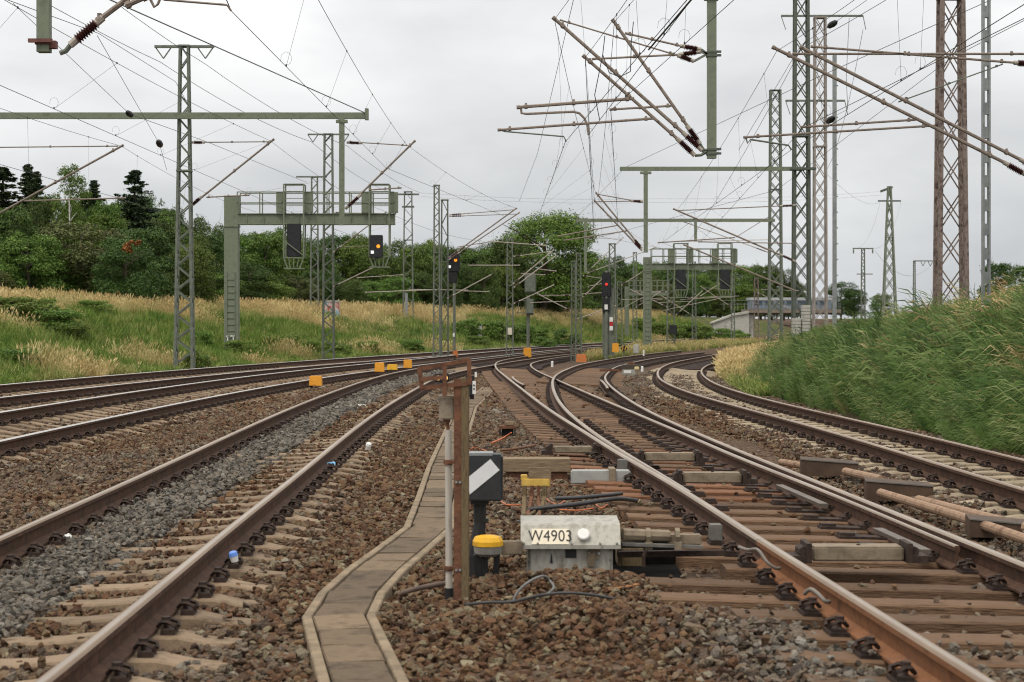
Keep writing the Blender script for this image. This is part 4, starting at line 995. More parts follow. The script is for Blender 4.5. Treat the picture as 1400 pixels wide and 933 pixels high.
# --- second portal over the turnout
d = 88
K2 = thing('catenary_portal', 'tall dark green lattice mast with boom and stacked concrete weights at its foot', 'portal', (14.5, d, foot_z(14.5, d)))
lat_parts(K2, 14.5, d, foot_z(14.5, d), 17.7, .80, .62, ole_dark, leg=.13, brace=.05, bay=1.0, xb=True)
z_ = CH + 207 * d / F
mb = MB(); mb.box((V(975, 0, d).x - .1, d - .4, z_), (9.2, .16, .2)); mb.build('boom', ole_green, K2)
mb = MB(); mb.box((14.5, d - .45, z_), (1.3, .35, .12)); mb.build('bracket_plate', ole_dark, K2)
mb = MB(); x_ = V(882, 0, d).x; zl = V(0, 346, d).z; mb.box((x_, d - .4, (z_ + zl) / 2 - .05), (.2, .2, z_ - zl - .1)); mb.box((x_, d - .4, z_ - .2), (.55, .24, .12)); mb.build('hanging_post', ole_green, K2)
for a, b in (((878, 340), (815, 264)), ((878, 343), (813, 275))):
    t = tube_px(K2, 'bracket_tube', d - .4, a, b, .05); insul(t, d - .4, a, (a[0] + (b[0] - a[0]) * .2, a[1] + (b[1] - a[1]) * .2), .085, 7)
for a, b in (((879, 277), (818, 266)), ((879, 275), (813, 276))):
    t = tube_px(K2, 'top_tie', d - .4, a, b, .03); insul(t, d - .4, a, (a[0] + (b[0] - a[0]) * .25, a[1] + (b[1] - a[1]) * .25), .075, 7)
for a, b in (((846, 308), (764, 323)), ((857, 316), (771, 329))): tube_px(K2, 'registration_arm', d - .4, a, b, .035)
t = tube_px(K2, 'bracket_tube', d - .45, (1086, 357), (921, 286), .05); insul(t, d - .45, (1088, 358), (1066, 348), .085, 7)
t = tube_px(K2, 'top_tie', d - .45, (1088, 281), (928, 288), .03); insul(t, d - .45, (1088, 281), (1066, 282), .075, 7)
tube_px(K2, 'registration_arm', d - .45, (1005, 325), (900, 332), .035); tube_px(K2, 'strut', d - .45, (1052, 296), (1007, 324), .02)
t = tube_px(K2, 'bracket_tube', d - .5, (1088, 398), (935, 335), .045); tube_px(K2, 'top_tie', d - .5, (1088, 333), (955, 331), .03)
mb = MB()
for sx, zt0, zt1 in ((-.42, .5, 2.1), (.05, 1.1, 2.75)):
    n_ = 10
    for i in range(n_): mb.bevbox((14.55 + sx, d - .75, foot_z(14.5, d) + zt0 + .2 + (zt1 - zt0) * i / n_), (.42, .42, (zt1 - zt0) / n_ * .93), .02)
mb.build('tension_weight', conc_m, K2)

# --- third portal
d = 130
K3 = thing('catenary_portal', 'far green portal with boom and two hanging posts behind the round tree', 'portal', (19.5, d, foot_z(19.5, d)))
lat_parts(K3, 19.5, d, foot_z(19.5, d), 18.6, .95, .70, galv_dark, leg=.13, brace=.06, bay=.95, xb=True)
z_ = CH + 137 * d / F; xa_, xb_ = V(787, 0, d).x, V(1058, 0, d).x
mb = MB(); mb.box(((xa_ + xb_) / 2, d - .5, z_), (xb_ - xa_, .2, .24)); mb.build('boom', ole_green, K3)
for px_, y1_ in ((800, 373), (950, 331)):
    mb = MB(); x_ = V(px_, 0, d).x; zl = V(0, y1_, d).z; mb.box((x_, d - .5, (z_ + zl) / 2 - .06), (.2, .2, z_ - zl - .12)); mb.build('hanging_post', ole_green, K3)
simple_bracket(K3, d - .5, (803, 372), (852, 325), 326, None, r=.035); simple_bracket(K3, d - .5, (803, 374), (897, 338), None, None, r=.035)
simple_bracket(K3, d - .5, (1050, 345), (925, 300), None, ((905, 331), (1050, 328)), r=.035)

# --- lattice masts along the lines
m2 = mast(449, 85, 183, 15, 'grey lattice mast with small crossarm between the signal cages of the gantry', galv_dark, leg=.075)
mb = MB(); x_ = m2.location.x; z_ = CH + 255 * 85 / F; mb.box((x_, 85, z_), (2.0, .1, .07))
for sx in (-1, 1): mb.beam((x_ + sx * 1.0, 85, z_), (x_ + sx * .75, 85, z_ - .38), .04, .04); mb.beam((x_ + sx * .5, 85, z_), (x_ + sx * .75, 85, z_ - .38), .04, .04)
mb.build('crossarm', galv_dark, m2)
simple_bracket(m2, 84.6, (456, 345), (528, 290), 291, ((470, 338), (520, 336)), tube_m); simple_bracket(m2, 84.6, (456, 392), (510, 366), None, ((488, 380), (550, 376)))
m2b = mast(430, 120, 242, 11, 'slim lattice mast with T-shaped head behind the gantry walkway', galv_dark)
mb = MB(); mb.box((m2b.location.x - .2, 120, CH + 197 * 120 / F), (2.1, .12, .1)); mb.build('crossarm', galv_dark, m2b)
m3 = mast(558, 130, 262, 14, 'lattice mast with double crossarm standing in the straw grass before the tree belt', galv_dark)
mb = MB(); x_ = m3.location.x
for yy, w_ in ((266, 1.6), (283, .9)): mb.box((x_, 130, CH + (YH - yy) * 130 / F), (w_, .2, .12))
mb.build('crossarm', galv_dark, m3)
mb = MB(); mb.box((x_ - .1, 129.4, foot_z(x_, 130) + 1.0), (.22, .1, 1.9)); mb.build('cable_cover', galv, m3)
m4 = mast(597, 89, 253, 9, 'taller mast of the close pair of thin masts behind the orange-lit post signal', galv_dark)
m4b = mast(608, 90, 273, 9.5, 'shorter ladder-braced mast of the close pair behind the orange-lit post signal', galv_dark, taper=.85, bay=.62)
simple_bracket(m4b, 89.6, (614, 352), (706, 285), 294, None, tube_m, .04); simple_bracket(m4b, 89.4, (614, 355), (710, 291), 296, ((625, 338), (668, 331)), tube_m, .035)
simple_bracket(m4b, 89.4, (612, 408), (671, 376), None, ((630, 398), (668, 399)))
m5 = mast(697, 92, 325, 9.5, 'narrow pair-legged lattice mast with small number plate beside the grey signal seen from behind', galv_dark)
simple_bracket(m5, 91.6, (702, 388), (757, 342), 351, ((735, 368), (760, 371)), r=.035); simple_bracket(m5, 91.6, (703, 393), (760, 350), None, None, r=.035); simple_bracket(m5, 91.6, (703, 415), (757, 390), None, ((712, 374), (745, 376)))
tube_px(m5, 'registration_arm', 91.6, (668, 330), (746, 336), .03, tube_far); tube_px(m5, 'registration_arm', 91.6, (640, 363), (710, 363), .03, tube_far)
mb = MB(); mb.box((m5.location.x, 91.4, V(0, 453, 92).z), (.22, .03, .36)); mb.build('number_plate', mat('plate_cream', (.55, .5, .4), (.65, .6, .5), 9, .6), m5)
m6 = mast(784, 95, 357, 6.5, 'shorter of two adjoining thin masts in front of the round tree', galv_dark, leg=.055); m6b = mast(791, 94, 346, 8, 'taller of two adjoining thin masts in front of the round tree', galv_dark, leg=.06)
simple_bracket(m6b, 93.7, (797, 406), (826, 379), 377, ((803, 392), (823, 388)))
m7 = mast(837, 101, 333, 10.5, 'lattice mast rising directly behind the red-lit signal', galv_dark)
m8 = mast(847, 132, 385, 8, 'small far lattice mast beside the red-lit signal mast', galv_dark, leg=.06)
simple_bracket(m8, 131.6, (850, 390), (898, 359), None, ((845, 425), (884, 404)))
m9 = mast(917, 125, 368, 11, 'lattice mast carrying a black relay box in the far grass strip', galv_dark)
mb = MB(); mb.bevbox((m9.location.x + .1, 124.3, V(0, 451, 125).z), (.55, .4, .65), .03); mb.build('relay_box', dark_m, m9)
simple_bracket(m9, 124.6, (925, 430), (960, 398), None, ((905, 425), (985, 408)))
m9b = mast(868, 140, 345, 6, 'thin far mast seen between the gantry post and the red-lit signal', galv_dark, leg=.06)
m10 = mast(949, 150, 358, 5.5, 'thin far lattice mast under the gantry beam', galv_dark, leg=.06)
simple_bracket(m10, 149.6, (953, 408), (990, 384), None, ((930, 410), (1010, 405)))
m11 = mast(1002, 155, 375, 5, 'thin grey far mast next to the bridge wing wall', galv_dark, leg=.06)
m12 = mast(1034, 160, 380, 6.5, 'rust-stained far mast in front of the bridge opening', mast_brown, leg=.06)
m15 = mast(1121, 95, 24, 17.5, 'tall pale brown lattice mast with two crossarms above the shrubs', mat('mast_pale', (.20, .175, .155), (.29, .26, .235), 3, .7, c3=(.16, .13, .11)), taper=.8, leg=.085, bay=.95, xb=True)
mb = MB(); x_ = m15.location.x
for yy, xl_, xr_ in ((22, 1068, 1180), (138, 1074, 1155)):
    a, b = V(xl_, yy, 95), V(xr_, yy, 95); mb.beam(a, b, .12, .1)
    for e in (a, b): mb.beam(e, e + Vector((.25 if e is a else .15, 0, -.75)), .035, .035)
mb.build('crossarm', galv_dark, m15)
pl = thing('lamp_post', 'plain grey steel pole standing by the yellow-green shrubs', 'pole', (14.7, 80, foot_z(14.7, 80)))
mb = MB(); z0_ = foot_z(14.7, 80); mb.box((14.7, 80, (z0_ + 13.6) / 2), (.17, .16, 13.6 - z0_)); mb.build('post', galv, pl)
mb = MB()
for k in range(14): mb.box((14.82, 80, z0_ + 3 + k * .72), (.07, .05, .05))
mb.build('climbing_step', galv, pl)
tw = mast(1300, 70, -260, 37, 'massive reddish brown lattice tower standing behind the reeds', mast_brown, taper=.60, leg=.16, brace=.05, name='lattice_tower', cat='tower', bay=1.5, z0=2.1, xb=True)
hp = thing('steel_post', 'grey steel channel post with slots sunk into the reeds', 'post', (12.15, 45, foot_z(12.15, 45)))
mb = MB(); z0_ = foot_z(12.15, 45)
for sx in (-.075, .075): mb.box((12.15 + sx, 45, (z0_ + 11.5) / 2), (.05, .17, 11.5 - z0_))
mb.build('channel', galv, hp); mb = MB()
for k in range(18): mb.box((12.15, 45, z0_ + .4 + k * .62), (.10, .14, .30))
mb.build('batten_plate', galv, hp)
ft = mast(1216, 300, 255, 18, 'far tapering lattice pylon with crossarm on the horizon', ole_green, taper=.22, leg=.22, brace=.12, name='lattice_pylon', cat='pylon', z0=1.5, bay=2.4, xb=True)
mb = MB(); x_ = ft.location.x
mb.box((x_, 300, V(0, 275, 300).z), (3.9, .25, .25)); mb.beam(V(1204, 262, 300), V(1220, 256, 300), .5, .4); mb.build('crossarm', ole_dark, ft)
fm = mast(1180, 220, 340, 5.5, 'far T-headed mast with insulators beside the pylon', galv_dark, leg=.09, brace=.06, z0=1.6)
mb = MB(); mb.box((fm.location.x, 220, V(0, 340, 220).z), (2.6, .15, .15)); mb.box((fm.location.x + .2, 220, V(0, 375, 220).z), (2.0, .15, .12))
for sx in (-1.2, 1.2): mb.box((fm.location.x + sx, 220, V(0, 344, 220).z), (.15, .15, .5))
mb.build('crossarm', galv_dark, fm)
fm2 = mast(1250, 250, 357, 3.2, 'far thin mast with one-sided crossarm beside the brown tower', galv_dark, leg=.09, brace=.06, z0=1.6)
mb = MB(); mb.beam(V(1249, 357, 250), V(1275, 357, 250), .2, .15)
for q in (1262, 1272): mb.beam(V(q - 3, 358, 250), V(q, 364, 250), .08, .08); mb.beam(V(q + 3, 358, 250), V(q, 364, 250), .08, .08)
mb.build('crossarm', galv_dark, fm2)

for rt_, dd, f_, t_, ty, ar in ((m11, 154.6, (1000, 420), (958, 392), 395, ((940, 408), (990, 405))), (m12, 159.6, (1036, 400), (1085, 425), None, ((1040, 396), (1100, 398))), (m10, 149.5, (947, 432), (905, 405), 407, ((900, 414), (945, 412))), (m9b, 139.6, (870, 420), (905, 398), 400, ((875, 412), (905, 410))),
                               (m7, 100.6, (842, 418), (790, 436), None, ((795, 402), (835, 400))), (m9, 124.5, (912, 420), (862, 396), 399, ((850, 410), (905, 408))), (m8, 131.5, (844, 440), (812, 424), None, ((800, 432), (842, 430))), (m6, 94.7, (780, 425), (735, 402), 404, ((725, 414), (778, 412)))):
    simple_bracket(rt_, dd, f_, t_, ty, ar)
for a, b, dd in (((640, 397), (560, 396), 129.6), ((605, 396), (500, 400), 89.5)): tube_px(m3 if dd > 100 else m4, 'registration_arm', dd, a, b, .028, tube_far)
# --- signal gantries
def gantry(px, d, ytop, wpx, x_end, y_b0, y_b1, cages, label, num=False):
    x = (px - 700) * d / F; z0 = foot_z(x, d); w = wpx * d / F
    G = thing('signal_gantry', label, 'gantry', (x, d, z0)); zt1 = CH + (YH - ytop) * d / F
    mb = MB(); mb.box((x, d, (z0 + zt1) / 2), (w, w * .8, zt1 - z0)); mb.box((x, d, V(0, y_b1, d).z - .1), (w + .08, w * .8 + .08, .05)); mb.build('post', ole_green, G)
    mb = MB(); hh = zt1 - z0
    lh = hh * (.52 if num else .96)
    for k in range(int(lh / .3)): mb.box((x, d - w * .42, z0 + .2 + k * .3), (w * .55, .04, .022))
    for sx in (-1, 1): mb.box((x + sx * w * .3, d - w * .42, z0 + lh * .5), (.035, .05, lh))
    mb.build('ladder', ole_green, G)
    a, b = V(px + wpx * .5, y_b0, d), V(x_end, y_b1, d)
    mb = MB(); mb.box(((a.x + b.x) / 2, d, (a.z + b.z) / 2), (b.x - a.x, .5, (a.z - b.z)))
    for zz in (a.z, b.z): mb.box(((a.x + b.x) / 2, d, zz), (b.x - a.x, .62, .04))
    for k in range(9): mb.box((a.x + (b.x - a.x) * (k + .5) / 9, d - .26, (a.z + b.z) / 2), (.04, .06, a.z - b.z - .04))
    mb.build('beam', ole_green, G)
    mb = MB()
    for sy in (-.45, .45):
        for fz in (.5, 1.0): mb.beam((a.x, d + sy, a.z + fz), (b.x, d + sy, a.z + fz), .045, .045)
        for k in range(8): mb.box((a.x + (b.x - a.x) * k / 7, d + sy, a.z + .5), (.05, .045, 1.0))
    mb.build('handrail', ole_green, G)
    for cx, yb, lit in cages:
        c = V(cx, yb, d); wz = .46 * (1 if lit != 'far' else .9)
        mb = MB(); zt2 = a.z + 1.35
        for sx in (-1, 1):
            for sy in (-.35, .35): mb.beam((c.x + sx * wz, d + sy - .35, c.z + .5), (c.x + sx * wz, d + sy - .35, zt2), .06, .06)
            mb.beam((c.x + sx * wz, d - .7, c.z + .5), (c.x + sx * wz * .6, d - .7, c.z), .05, .05)
            mb.box((c.x + sx * wz * 1.4, d - .3, a.z + .52), (.4, .3, .95))
        for zz in np.arange(a.z + .35, zt2, .33): mb.box((c.x, d - .7, zz), (wz * 2, .03, .03))
        mb.box((c.x, d - .35, zt2), (wz * 2, .75, .04)); mb.box((c.x, d - .5, c.z), (wz * 2, .5, .05)); mb.beam((c.x - wz, d - .7, c.z + .5), (c.x + wz, d - .7, c.z + .5), .05, .05)
        mb.beam((c.x - wz, d - .7, c.z + 1.3), (c.x + wz, d - .7, c.z + .6), .04, .04)
        for q in (-.5, 0, .5): mb.beam((c.x + q * wz, d - .7, c.z + .5), (c.x + q * wz * .7, d - .7, c.z + .05), .035, .035)
        cg = mb.build('signal_cage', ole_green, G)
        mb = MB(); mb.bevbox((c.x, d - .5, (c.z + .55 + b.z) / 2), (wz * 1.4, .22, (b.z - c.z - .55)), .03); sp = mb.build('signal_panel', dark_m, cg) if lit is not True else None
        if lit is True:
            l = V(cx - 4, 338, d); mb = MB(); mb.bevbox((l.x, d - .72, l.z), (.62, .2, 1.05), .03); sp = mb.build('signal_head', dark_m, G)
            mb = MB(); mb.tube([V(cx - 1, 338, d) + Vector((0, -.84, 0)), V(cx - 1, 338, d) + Vector((0, -.80, 0))], .085, 12); mb.build('lamp', MATS['lamp_orange'], sp)
            mb = MB(); q = V(cx - 9, 346, d); mb.box(q + Vector((0, -.84, 0)), (.14, .03, .14)); mb.build('marker', MATS['lamp_white'], sp)
    if num:
        mb = MB(); q = V(px, 463, d)
        for s_ in ((-.14, .12, .05, .26), (-.17, .2, .1, .05), (.08, .22, .2, .05), (.12, .1, .05, .28)): mb.box((x + s_[0], d - w * .52, q.z + s_[1] - .1), (s_[2], .02, s_[3]))
        mb.build('number', white_m, G)
    return G
mat('lamp_orange', (.9, .3, .03), emit=((1, .30, .02), .8)); mat('lamp_white', (.8, .8, .8), emit=((1, 1, .95), .35)); mat('lamp_red', (.8, .05, .04), emit=((1, .04, .03), .45)); mat('lamp_pale_orange', (.9, .6, .2), emit=((1, .45, .12), .7))
gantry(317, 82, 268, 19, 540, 293, 307, [(404, 368, False), (520, 366, True)], 'large green signal gantry with two cages over the left main lines', True)
gantry(885, 118, 352, 11, 1005, 361, 369, [(930, 407, False), (990, 407, False)], 'green signal gantry with ladder post and two hanging cages over the curved tracks')
gantry(857, 168, 392, 6, 914, 398, 404, [], 'small far green gantry beam beyond the red-lit signal')

# --- post signals
def post(root, x, d, z0, z1, r, m, name='post'):
    mb = MB(); mb.tube([(x, d, z0), (x, d, z1)], r, 8); return mb.build(name, m, root)
d = 92; x_ = V(621, 0, d).x; z0_ = foot_z(x_, d)
s1 = thing('post_signal', 'black post signal with orange light on a slim grey post', 'signal', (x_, d, z0_)); post(s1, x_, d, z0_, V(0, 385, d).z, .075, galv_dark)
mb = MB(); c = V(620, 359.5, d); mb.bevbox(c, (.66, .22, .98), .05); h_ = mb.build('signal_head', dark_m, s1)
mb = MB(); mb.bevbox(V(619, 380, d), (.46, .16, .56), .02); mb.build('indicator_plate', black_m, s1)
for q, nm, mm, r_ in (((623, 356), 'lamp', 'lamp_orange', .085), ((615.5, 356), 'lens', 'signal_black', .10)):
    mb = MB(); p = V(*q, d); mb.tube([p + Vector((0, -.16, 0)), p + Vector((0, -.11, 0))], r_, 12); mb.build(nm, MATS[mm], h_)
    mb = MB(); mb.tube([p + Vector((0, -.30, .1)), p + Vector((0, -.11, .1))], r_ * .7, 6); mb.build('visor', black_m, h_)
mb = MB(); mb.box(V(615, 365, d) + Vector((0, -.13, 0)), (.12, .03, .14)); mb.build('marker', MATS['lamp_white'], h_)
mb = MB(); mb.box(V(620.5, 458, d) + Vector((0, -.09, 0)), (.1, .02, .2)); mb.build('marker_plate', white_m, s1)
d = 96; x_ = V(722, 0, d).x; z0_ = foot_z(x_, d)
s2 = thing('post_signal', 'grey signal seen from behind on a post with railed service platform', 'signal', (x_, d, z0_)); post(s2, x_, d, z0_, V(0, 405, d).z, .09, galv_dark)
mb = MB(); mb.bevbox(V(725, 387, d), (.62, .35, 1.05), .05); mb.bevbox(V(725, 420, d), (.35, .3, .9), .03); mb.build('signal_head', galv_dark, s2)
mb = MB(); mb.box(V(718, 428, d), (.9, .5, .04))
for xx in (709, 718): mb.beam(V(xx, 411, d), V(xx, 428, d), .035, .035)
mb.beam(V(709, 411, d), V(720, 411, d), .035, .035); mb.build('service_platform', galv_dark, s2)
d = 93; x_ = V(829, 0, d).x; z0_ = foot_z(x_, d)
s3 = thing('post_signal', 'black signal showing red light above a red and white mast plate', 'signal', (x_, d, z0_)); post(s3, x_, d, z0_, V(0, 370, d).z, .10, galv_dark)
mb = MB(); mb.bevbox(V(829, 390, d), (.5, .25, 1.25), .05); mb.bevbox(V(829, 376, d), (.34, .22, .3), .03); h_ = mb.build('signal_head', dark_m, s3)
mb = MB(); p = V(829, 389, d); mb.tube([p + Vector((0, -.18, 0)), p + Vector((0, -.12, 0))], .07, 12); mb.build('lamp', MATS['lamp_red'], h_)
for yy in (400, 380):
    mb = MB(); p = V(829, yy, d); mb.tube([p + Vector((0, -.15, 0)), p + Vector((0, -.11, 0))], .09, 10); mb.build('lens', black_m, h_)
mb = MB(); mb.bevbox(V(828.5, 417, d), (.38, .2, .75), .03); bx_ = mb.build('indicator_box', dark_m, s3)
mb = MB(); mb.box(V(828.5, 420, d) + Vector((0, -.12, 0)), (.17, .03, .26)); mb.build('marker', white_m, bx_)
for y0_, mm in ((437, white_m), (443, red_m), (449, white_m)):
    mb = MB(); mb.box(V(835.5, y0_, d) + Vector((0, -.12, 0)), (.18, .02, .232)); mb.build('mast_plate', mm, s3)
mb = MB(); mb.box(V(832, 440, d), (.62, .3, 3.6)); mb.v = [(a + .0, b + .2, c) for a, b, c in mb.v]; mb.build('signal_mast', galv_dark, s3)
# ------------------------------------------------------------------ catenary wires
def catenary(label, contact, messenger, droppers=(), group=None, rc=.0075, rm=.007, loops=True):
    p0 = contact[0] if isinstance(contact[0], Vector) else V(*contact[0])
    root = thing('catenary_line', label, 'wire', p0, group)
    _, c = wire(root, 'contact_wire', contact, rc, n=12); _, m_ = wire(root, 'messenger_wire', messenger, rm, n=12, sag=.25)
    cy = np.array([p.y for p in c]); my = np.array([p.y for p in m_]); oc, om = np.argsort(cy), np.argsort(my)
    ca = np.array([tuple(p) for p in c]); ma = np.array([tuple(p) for p in m_])
    y0, y1 = max(cy.min(), my.min()), min(cy.max(), my.max()); y = y0 + 3
    while y < y1 - 1:
        a = Vector([np.interp(y, cy[oc], ca[oc, i]) for i in range(3)]); b = Vector([np.interp(y, my[om], ma[om, i]) for i in range(3)])
        mb = MB(); mb.tube([a, b], .0035, 3, cap=False)
        loop = [a + Vector((.10 * math.sin(t), 0, .14 + -.12 * math.cos(t))) for t in np.linspace(0, 5, 7)]
        mb.tube(loop, .003, 3, cap=False); mb.box(a + Vector((0, 0, .02)), (.02, .05, .04)); mb.box(b, (.02, .05, .04))
        mb.build('dropper', wire_m, root); y += 7.5 if y < 60 else 9
    return root
def W3(x, y, z): return Vector((x, y, z))
catenary('catenary over the track beside the cable trough with litter', [W3(-2.3, 5, 5.9), (316, 15, 24), (528, 230, 60), (690, 296, 92)], [W3(-2.9, 5, 7.6), W3(-3.5, 24, 7.5), (556, 198, 61.7), (706, 285, 90)])
catenary('catenary over the main line nearest the cable trough side, held by the lattice portal mast', [W3(-9.2, 12, 5.6), (266, 233, 62), (420, 300, 84), (520, 336, 92)], [W3(-9.3, 14, 7.2), (370, 193, 62), (528, 290, 85), (660, 330, 110)])
catenary('catenary over the outer main line along the grassy bank', [W3(-13.2, 24, 5.4), (165, 272, 62), (330, 330, 90)], [W3(-13.4, 24, 7.0), (166, 200, 62), (350, 290, 92)])
catenary('catenary over the left branch of the turnout', [W3(3.0, 9, 5.6), (773, 194, 40), (735, 300, 88), (765, 335, 110)], [W3(3.2, 6, 7.6), (758, 27, 40), (815, 265, 87.6), (852, 325, 129)])
catenary('catenary over the right branch of the turnout', [W3(2.9, 8, 5.7), (805, 184, 40), (812, 322, 87), (905, 340, 130)], [W3(3.4, 6, 7.5), (800, 79, 40), (813, 276, 87.6), (897, 338, 129)])
catenary('catenary over the curved track beside the reeds', [W3(6.6, 12, 5.6), (1082, 205, 42), (905, 332, 87), (990, 365, 130)], [W3(6.9, 12, 7.4), (1062, 70, 42), (925, 288, 87.5), (1000, 340, 130)])
catenary('steep overlap catenary climbing to the crossing bracket of the hanging post', [W3(4.2, 12, 6.1), (835, 151, 40), (845, 310, 88)], [W3(4.4, 10, 8.4), (840, 30, 40), (818, 266, 87.6)])
catenary('second catenary crossing the long brown brackets by the reed bank', [W3(8.3, 14, 6.0), (1098, 175, 42), (958, 331, 87.5)], [W3(8.6, 14, 8.0), (1096, 66, 42), (938, 336, 87.4)])
def single_wire(label, pts, r=.008, m=None, sag=0.0, group=None, weight=None):
    p0 = pts[0] if isinstance(pts[0], Vector) else V(*pts[0]); root = thing('overhead_wire', label, 'wire', p0, group)
    wire(root, 'strand', pts, r, m, sag)
    for w_ in weight or []:
        mb = MB(); p, q = V(*w_[0]), V(*w_[1]); a = q - p; mb.tube([p, p + a * .2, p + a * .5, p + a * .8, q], [r * 1.5, w_[2] * .8, w_[2], w_[2] * .8, r * 1.5], 8); mb.build('insulator', black_m, root)
    return root
FD = 'feeder wire hanging from the V insulators of the lattice portal mast'
single_wire(FD, [W3(-14.2, 34, 10.9), (219, 85, 62), (425, 194, 85), (530, 262, 130)], .011, sag=.25, group='feeder wires over the left bank')
single_wire(FD, [W3(-11.6, 34, 10.9), (281, 88, 62), (475, 200, 85), (575, 264, 130)], .011, sag=.25, group='feeder wires over the left bank')
single_wire('pale thick stay running down to the end of the long boom', [(-120, -120, 36), (500, 155, 61.7)], .02, wire_light)
single_wire('dark wire crossing behind the near insulator down to the portal mast', [(10, 0, 40), (135, 46, 46), (240, 112, 58), (262, 152, 62)], .009)
single_wire('wire with a dark egg insulator sloping across the long boom', [(18, 5, 40), (177, 156, 55), (285, 195, 66), (420, 250, 90)], .009, weight=[((173, 153, 54.6), (181, 159, 55.4), .1)])
single_wire('jumper wire dropping from the near insulator with a dark bead', [(133, 49, 30), (218, 197, 50), (228, 233, 55)], .006, weight=[((216, 193, 49.5), (220, 200, 50.5), .1)])
single_wire('stay wire rising steeply to the head of the hanging post over the turnout', [(640 + 70, 275, 90), (735, 210, 70), (784, 0, 38)], .007)
single_wire('thin stay from the boom end down towards the round tree', [(786, 300, 129), (855, 229, 100), (1120, 105, 60), (1400, -20, 48)], .011)
single_wire('stay wire with egg insulator rising from the far boom past the brown tower', [(800, 330, 128), (1062, 260, 86), (1300, 80, 52), (1420, 18, 45)], .010, weight=[((1130, 168, 60), (1141, 160, 59.4), .12)])
single_wire('wire with large egg insulator slanting across the tall pale mast', [(1010, 205, 70), (1095, 62, 64), (1137, 34, 62), (1200, -10, 58)], .010, weight=[((1131, 38, 62), (1145, 29, 61.6), .12)])
single_wire('slack feeder looping from the far pylon to the pale mast', [(1205, 275, 300), (1128, 236, 120), (1180, 40, 95)], .012, sag=1.2)
single_wire('slack conductor strung from the far pylon down to the T-headed mast', [(1203, 278, 300), (1168, 340, 220)], .02, wire_light, sag=2.0, group='conductors between pylon and T-headed mast')
single_wire('slack conductor strung from the far pylon down to the T-headed mast', [(1232, 276, 300), (1196, 340, 220)], .02, wire_light, sag=2.0, group='conductors between pylon and T-headed mast')
single_wire('slack conductor sagging from the T-headed mast to the thin one-armed mast', [(1196, 343, 220), (1272, 364, 250)], .02, wire_light, sag=2.2)
LW = 'thin level high-voltage wire strung past the pylon head across the sky'
for dy in (0, 5): single_wire(LW, [(1205, 262 + dy, 300), (900, 272 + dy, 260), (575, 264 + dy, 235)], .014, wire_light, sag=.4, group='level wires strung past the pylon head')
single_wire('drooping jumper loop between the brackets of the hanging post', [(827, 49, 39.7), (824, 75, 39.7), (833, 100, 39.7), (848, 105, 39.7), (862, 98, 39.7), (863, 60, 39.7), (866, 30, 39.7)], .010)
single_wire('long vertical jumper hanging below the steady arm', [(824, 75, 39.7), (813, 130, 39.7), (820, 165, 39.7)], .010)
single_wire('thick black spliced conductor crossing the tops of the three brackets', [(887, 68, 36), (917, 33, 33), (945, 0, 31)], .022, black_m)
single_wire('curved jumper hanging from the crossarm of the pale mast', [(1161, 25, 94), (1157, 105, 93), (1159, 150, 92), (1128, 165, 90)], .014)

# ------------------------------------------------------------------ bridge, rail car and far odds and ends
d = 205
def bxp(mb, x0, y0, x1, y1, dep, t, mi=0):
    a, b = V(x0, y0, dep), V(x1, y1, dep); mb.box(((a.x + b.x) / 2, dep + t / 2, (a.z + b.z) / 2), (abs(b.x - a.x), t, abs(a.z - b.z)), mi=mi)
br = thing('road_bridge', 'low concrete bridge with wing wall crossing the far tracks', 'bridge', V(1024, 456, d))
mb = MB(); poly = [V(974, 441, d), V(1003, 430, d), V(1024, 427, d), V(1024, 462, d), V(974, 462, d)]; mb.prism(poly, (0, 1.2, 0)); mb.build('wing_wall', conc_m, br)
mb = MB(); mb.prism([V(972, 441, d), V(1003, 429, d), V(1024, 425.5, d), V(1024, 428.5, d), V(1003, 432, d), V(972, 443, d)], (0, 1.5, 0)); mb.v = [(a, b - .2, c) for a, b, c in mb.v]; mb.build('coping', conc_m, br)
mb = MB(); bxp(mb, 1024, 423, 1150, 428, d - .1, 7); bxp(mb, 1024, 428, 1150, 430, d + .4, 6); mb.build('deck', mat('bridge_deck_concrete', (.15, .125, .105), (.22, .19, .155), 1, .9), br)
mb = MB(); bxp(mb, 1024, 430, 1030, 462, d + .6, 6); mb.build('abutment', conc_m, br)
mb = MB()
for k in range(17): a = V(990 + k * 9.4, 418, d); mb.box((a.x, d + .1, a.z - .1), (.08, .08, .9))
for yy in (411, 416): 
    a, b = V(985, yy, d), V(1150, yy, d); mb.beam((a.x, d + .1, a.z), (b.x, d + .1, b.z), .07, .07)
mb.build('railing', galv_dark, br)
tr = thing('railcar', 'silver and blue railcar standing on the far bridge', 'train', V(1060, 423, d + 3))
blue = mat('train_blue_grey', (.13, .16, .21), (.18, .21, .26), 1, .6); silver = mat('train_silver', (.30, .32, .34), (.38, .39, .41), 2, .5)
mb = MB(); bxp(mb, 1026, 408, 1137, 422.5, d + 3, 2.8); mb.build('body', blue, tr)
mb = MB(); bxp(mb, 1025, 407, 1138, 410.5, d + 2.9, 3.0); mb.build('roof', silver, tr)
mb = MB()
for k in range(7): bxp(mb, 1031 + k * 15, 412, 1042 + k * 15, 417, d + 2.95, .1)
mb.build('window', mat('train_glass', (.05, .07, .09), rough=.15), tr)
def ground_hit(px, py):
    for q in np.arange(60, 200, .5):
        p_ = V(px, py, q)
        if gz(p_.x, q) >= p_.z: return q
    return 110.0
cd_ = ground_hit(453, 433)
gb = thing('graffiti_cabinet', 'small red cabinet with blue and white graffiti in the straw grass', 'cabinet', (V(453, 0, cd_).x, cd_, gz(V(453, 0, cd_).x, cd_)))
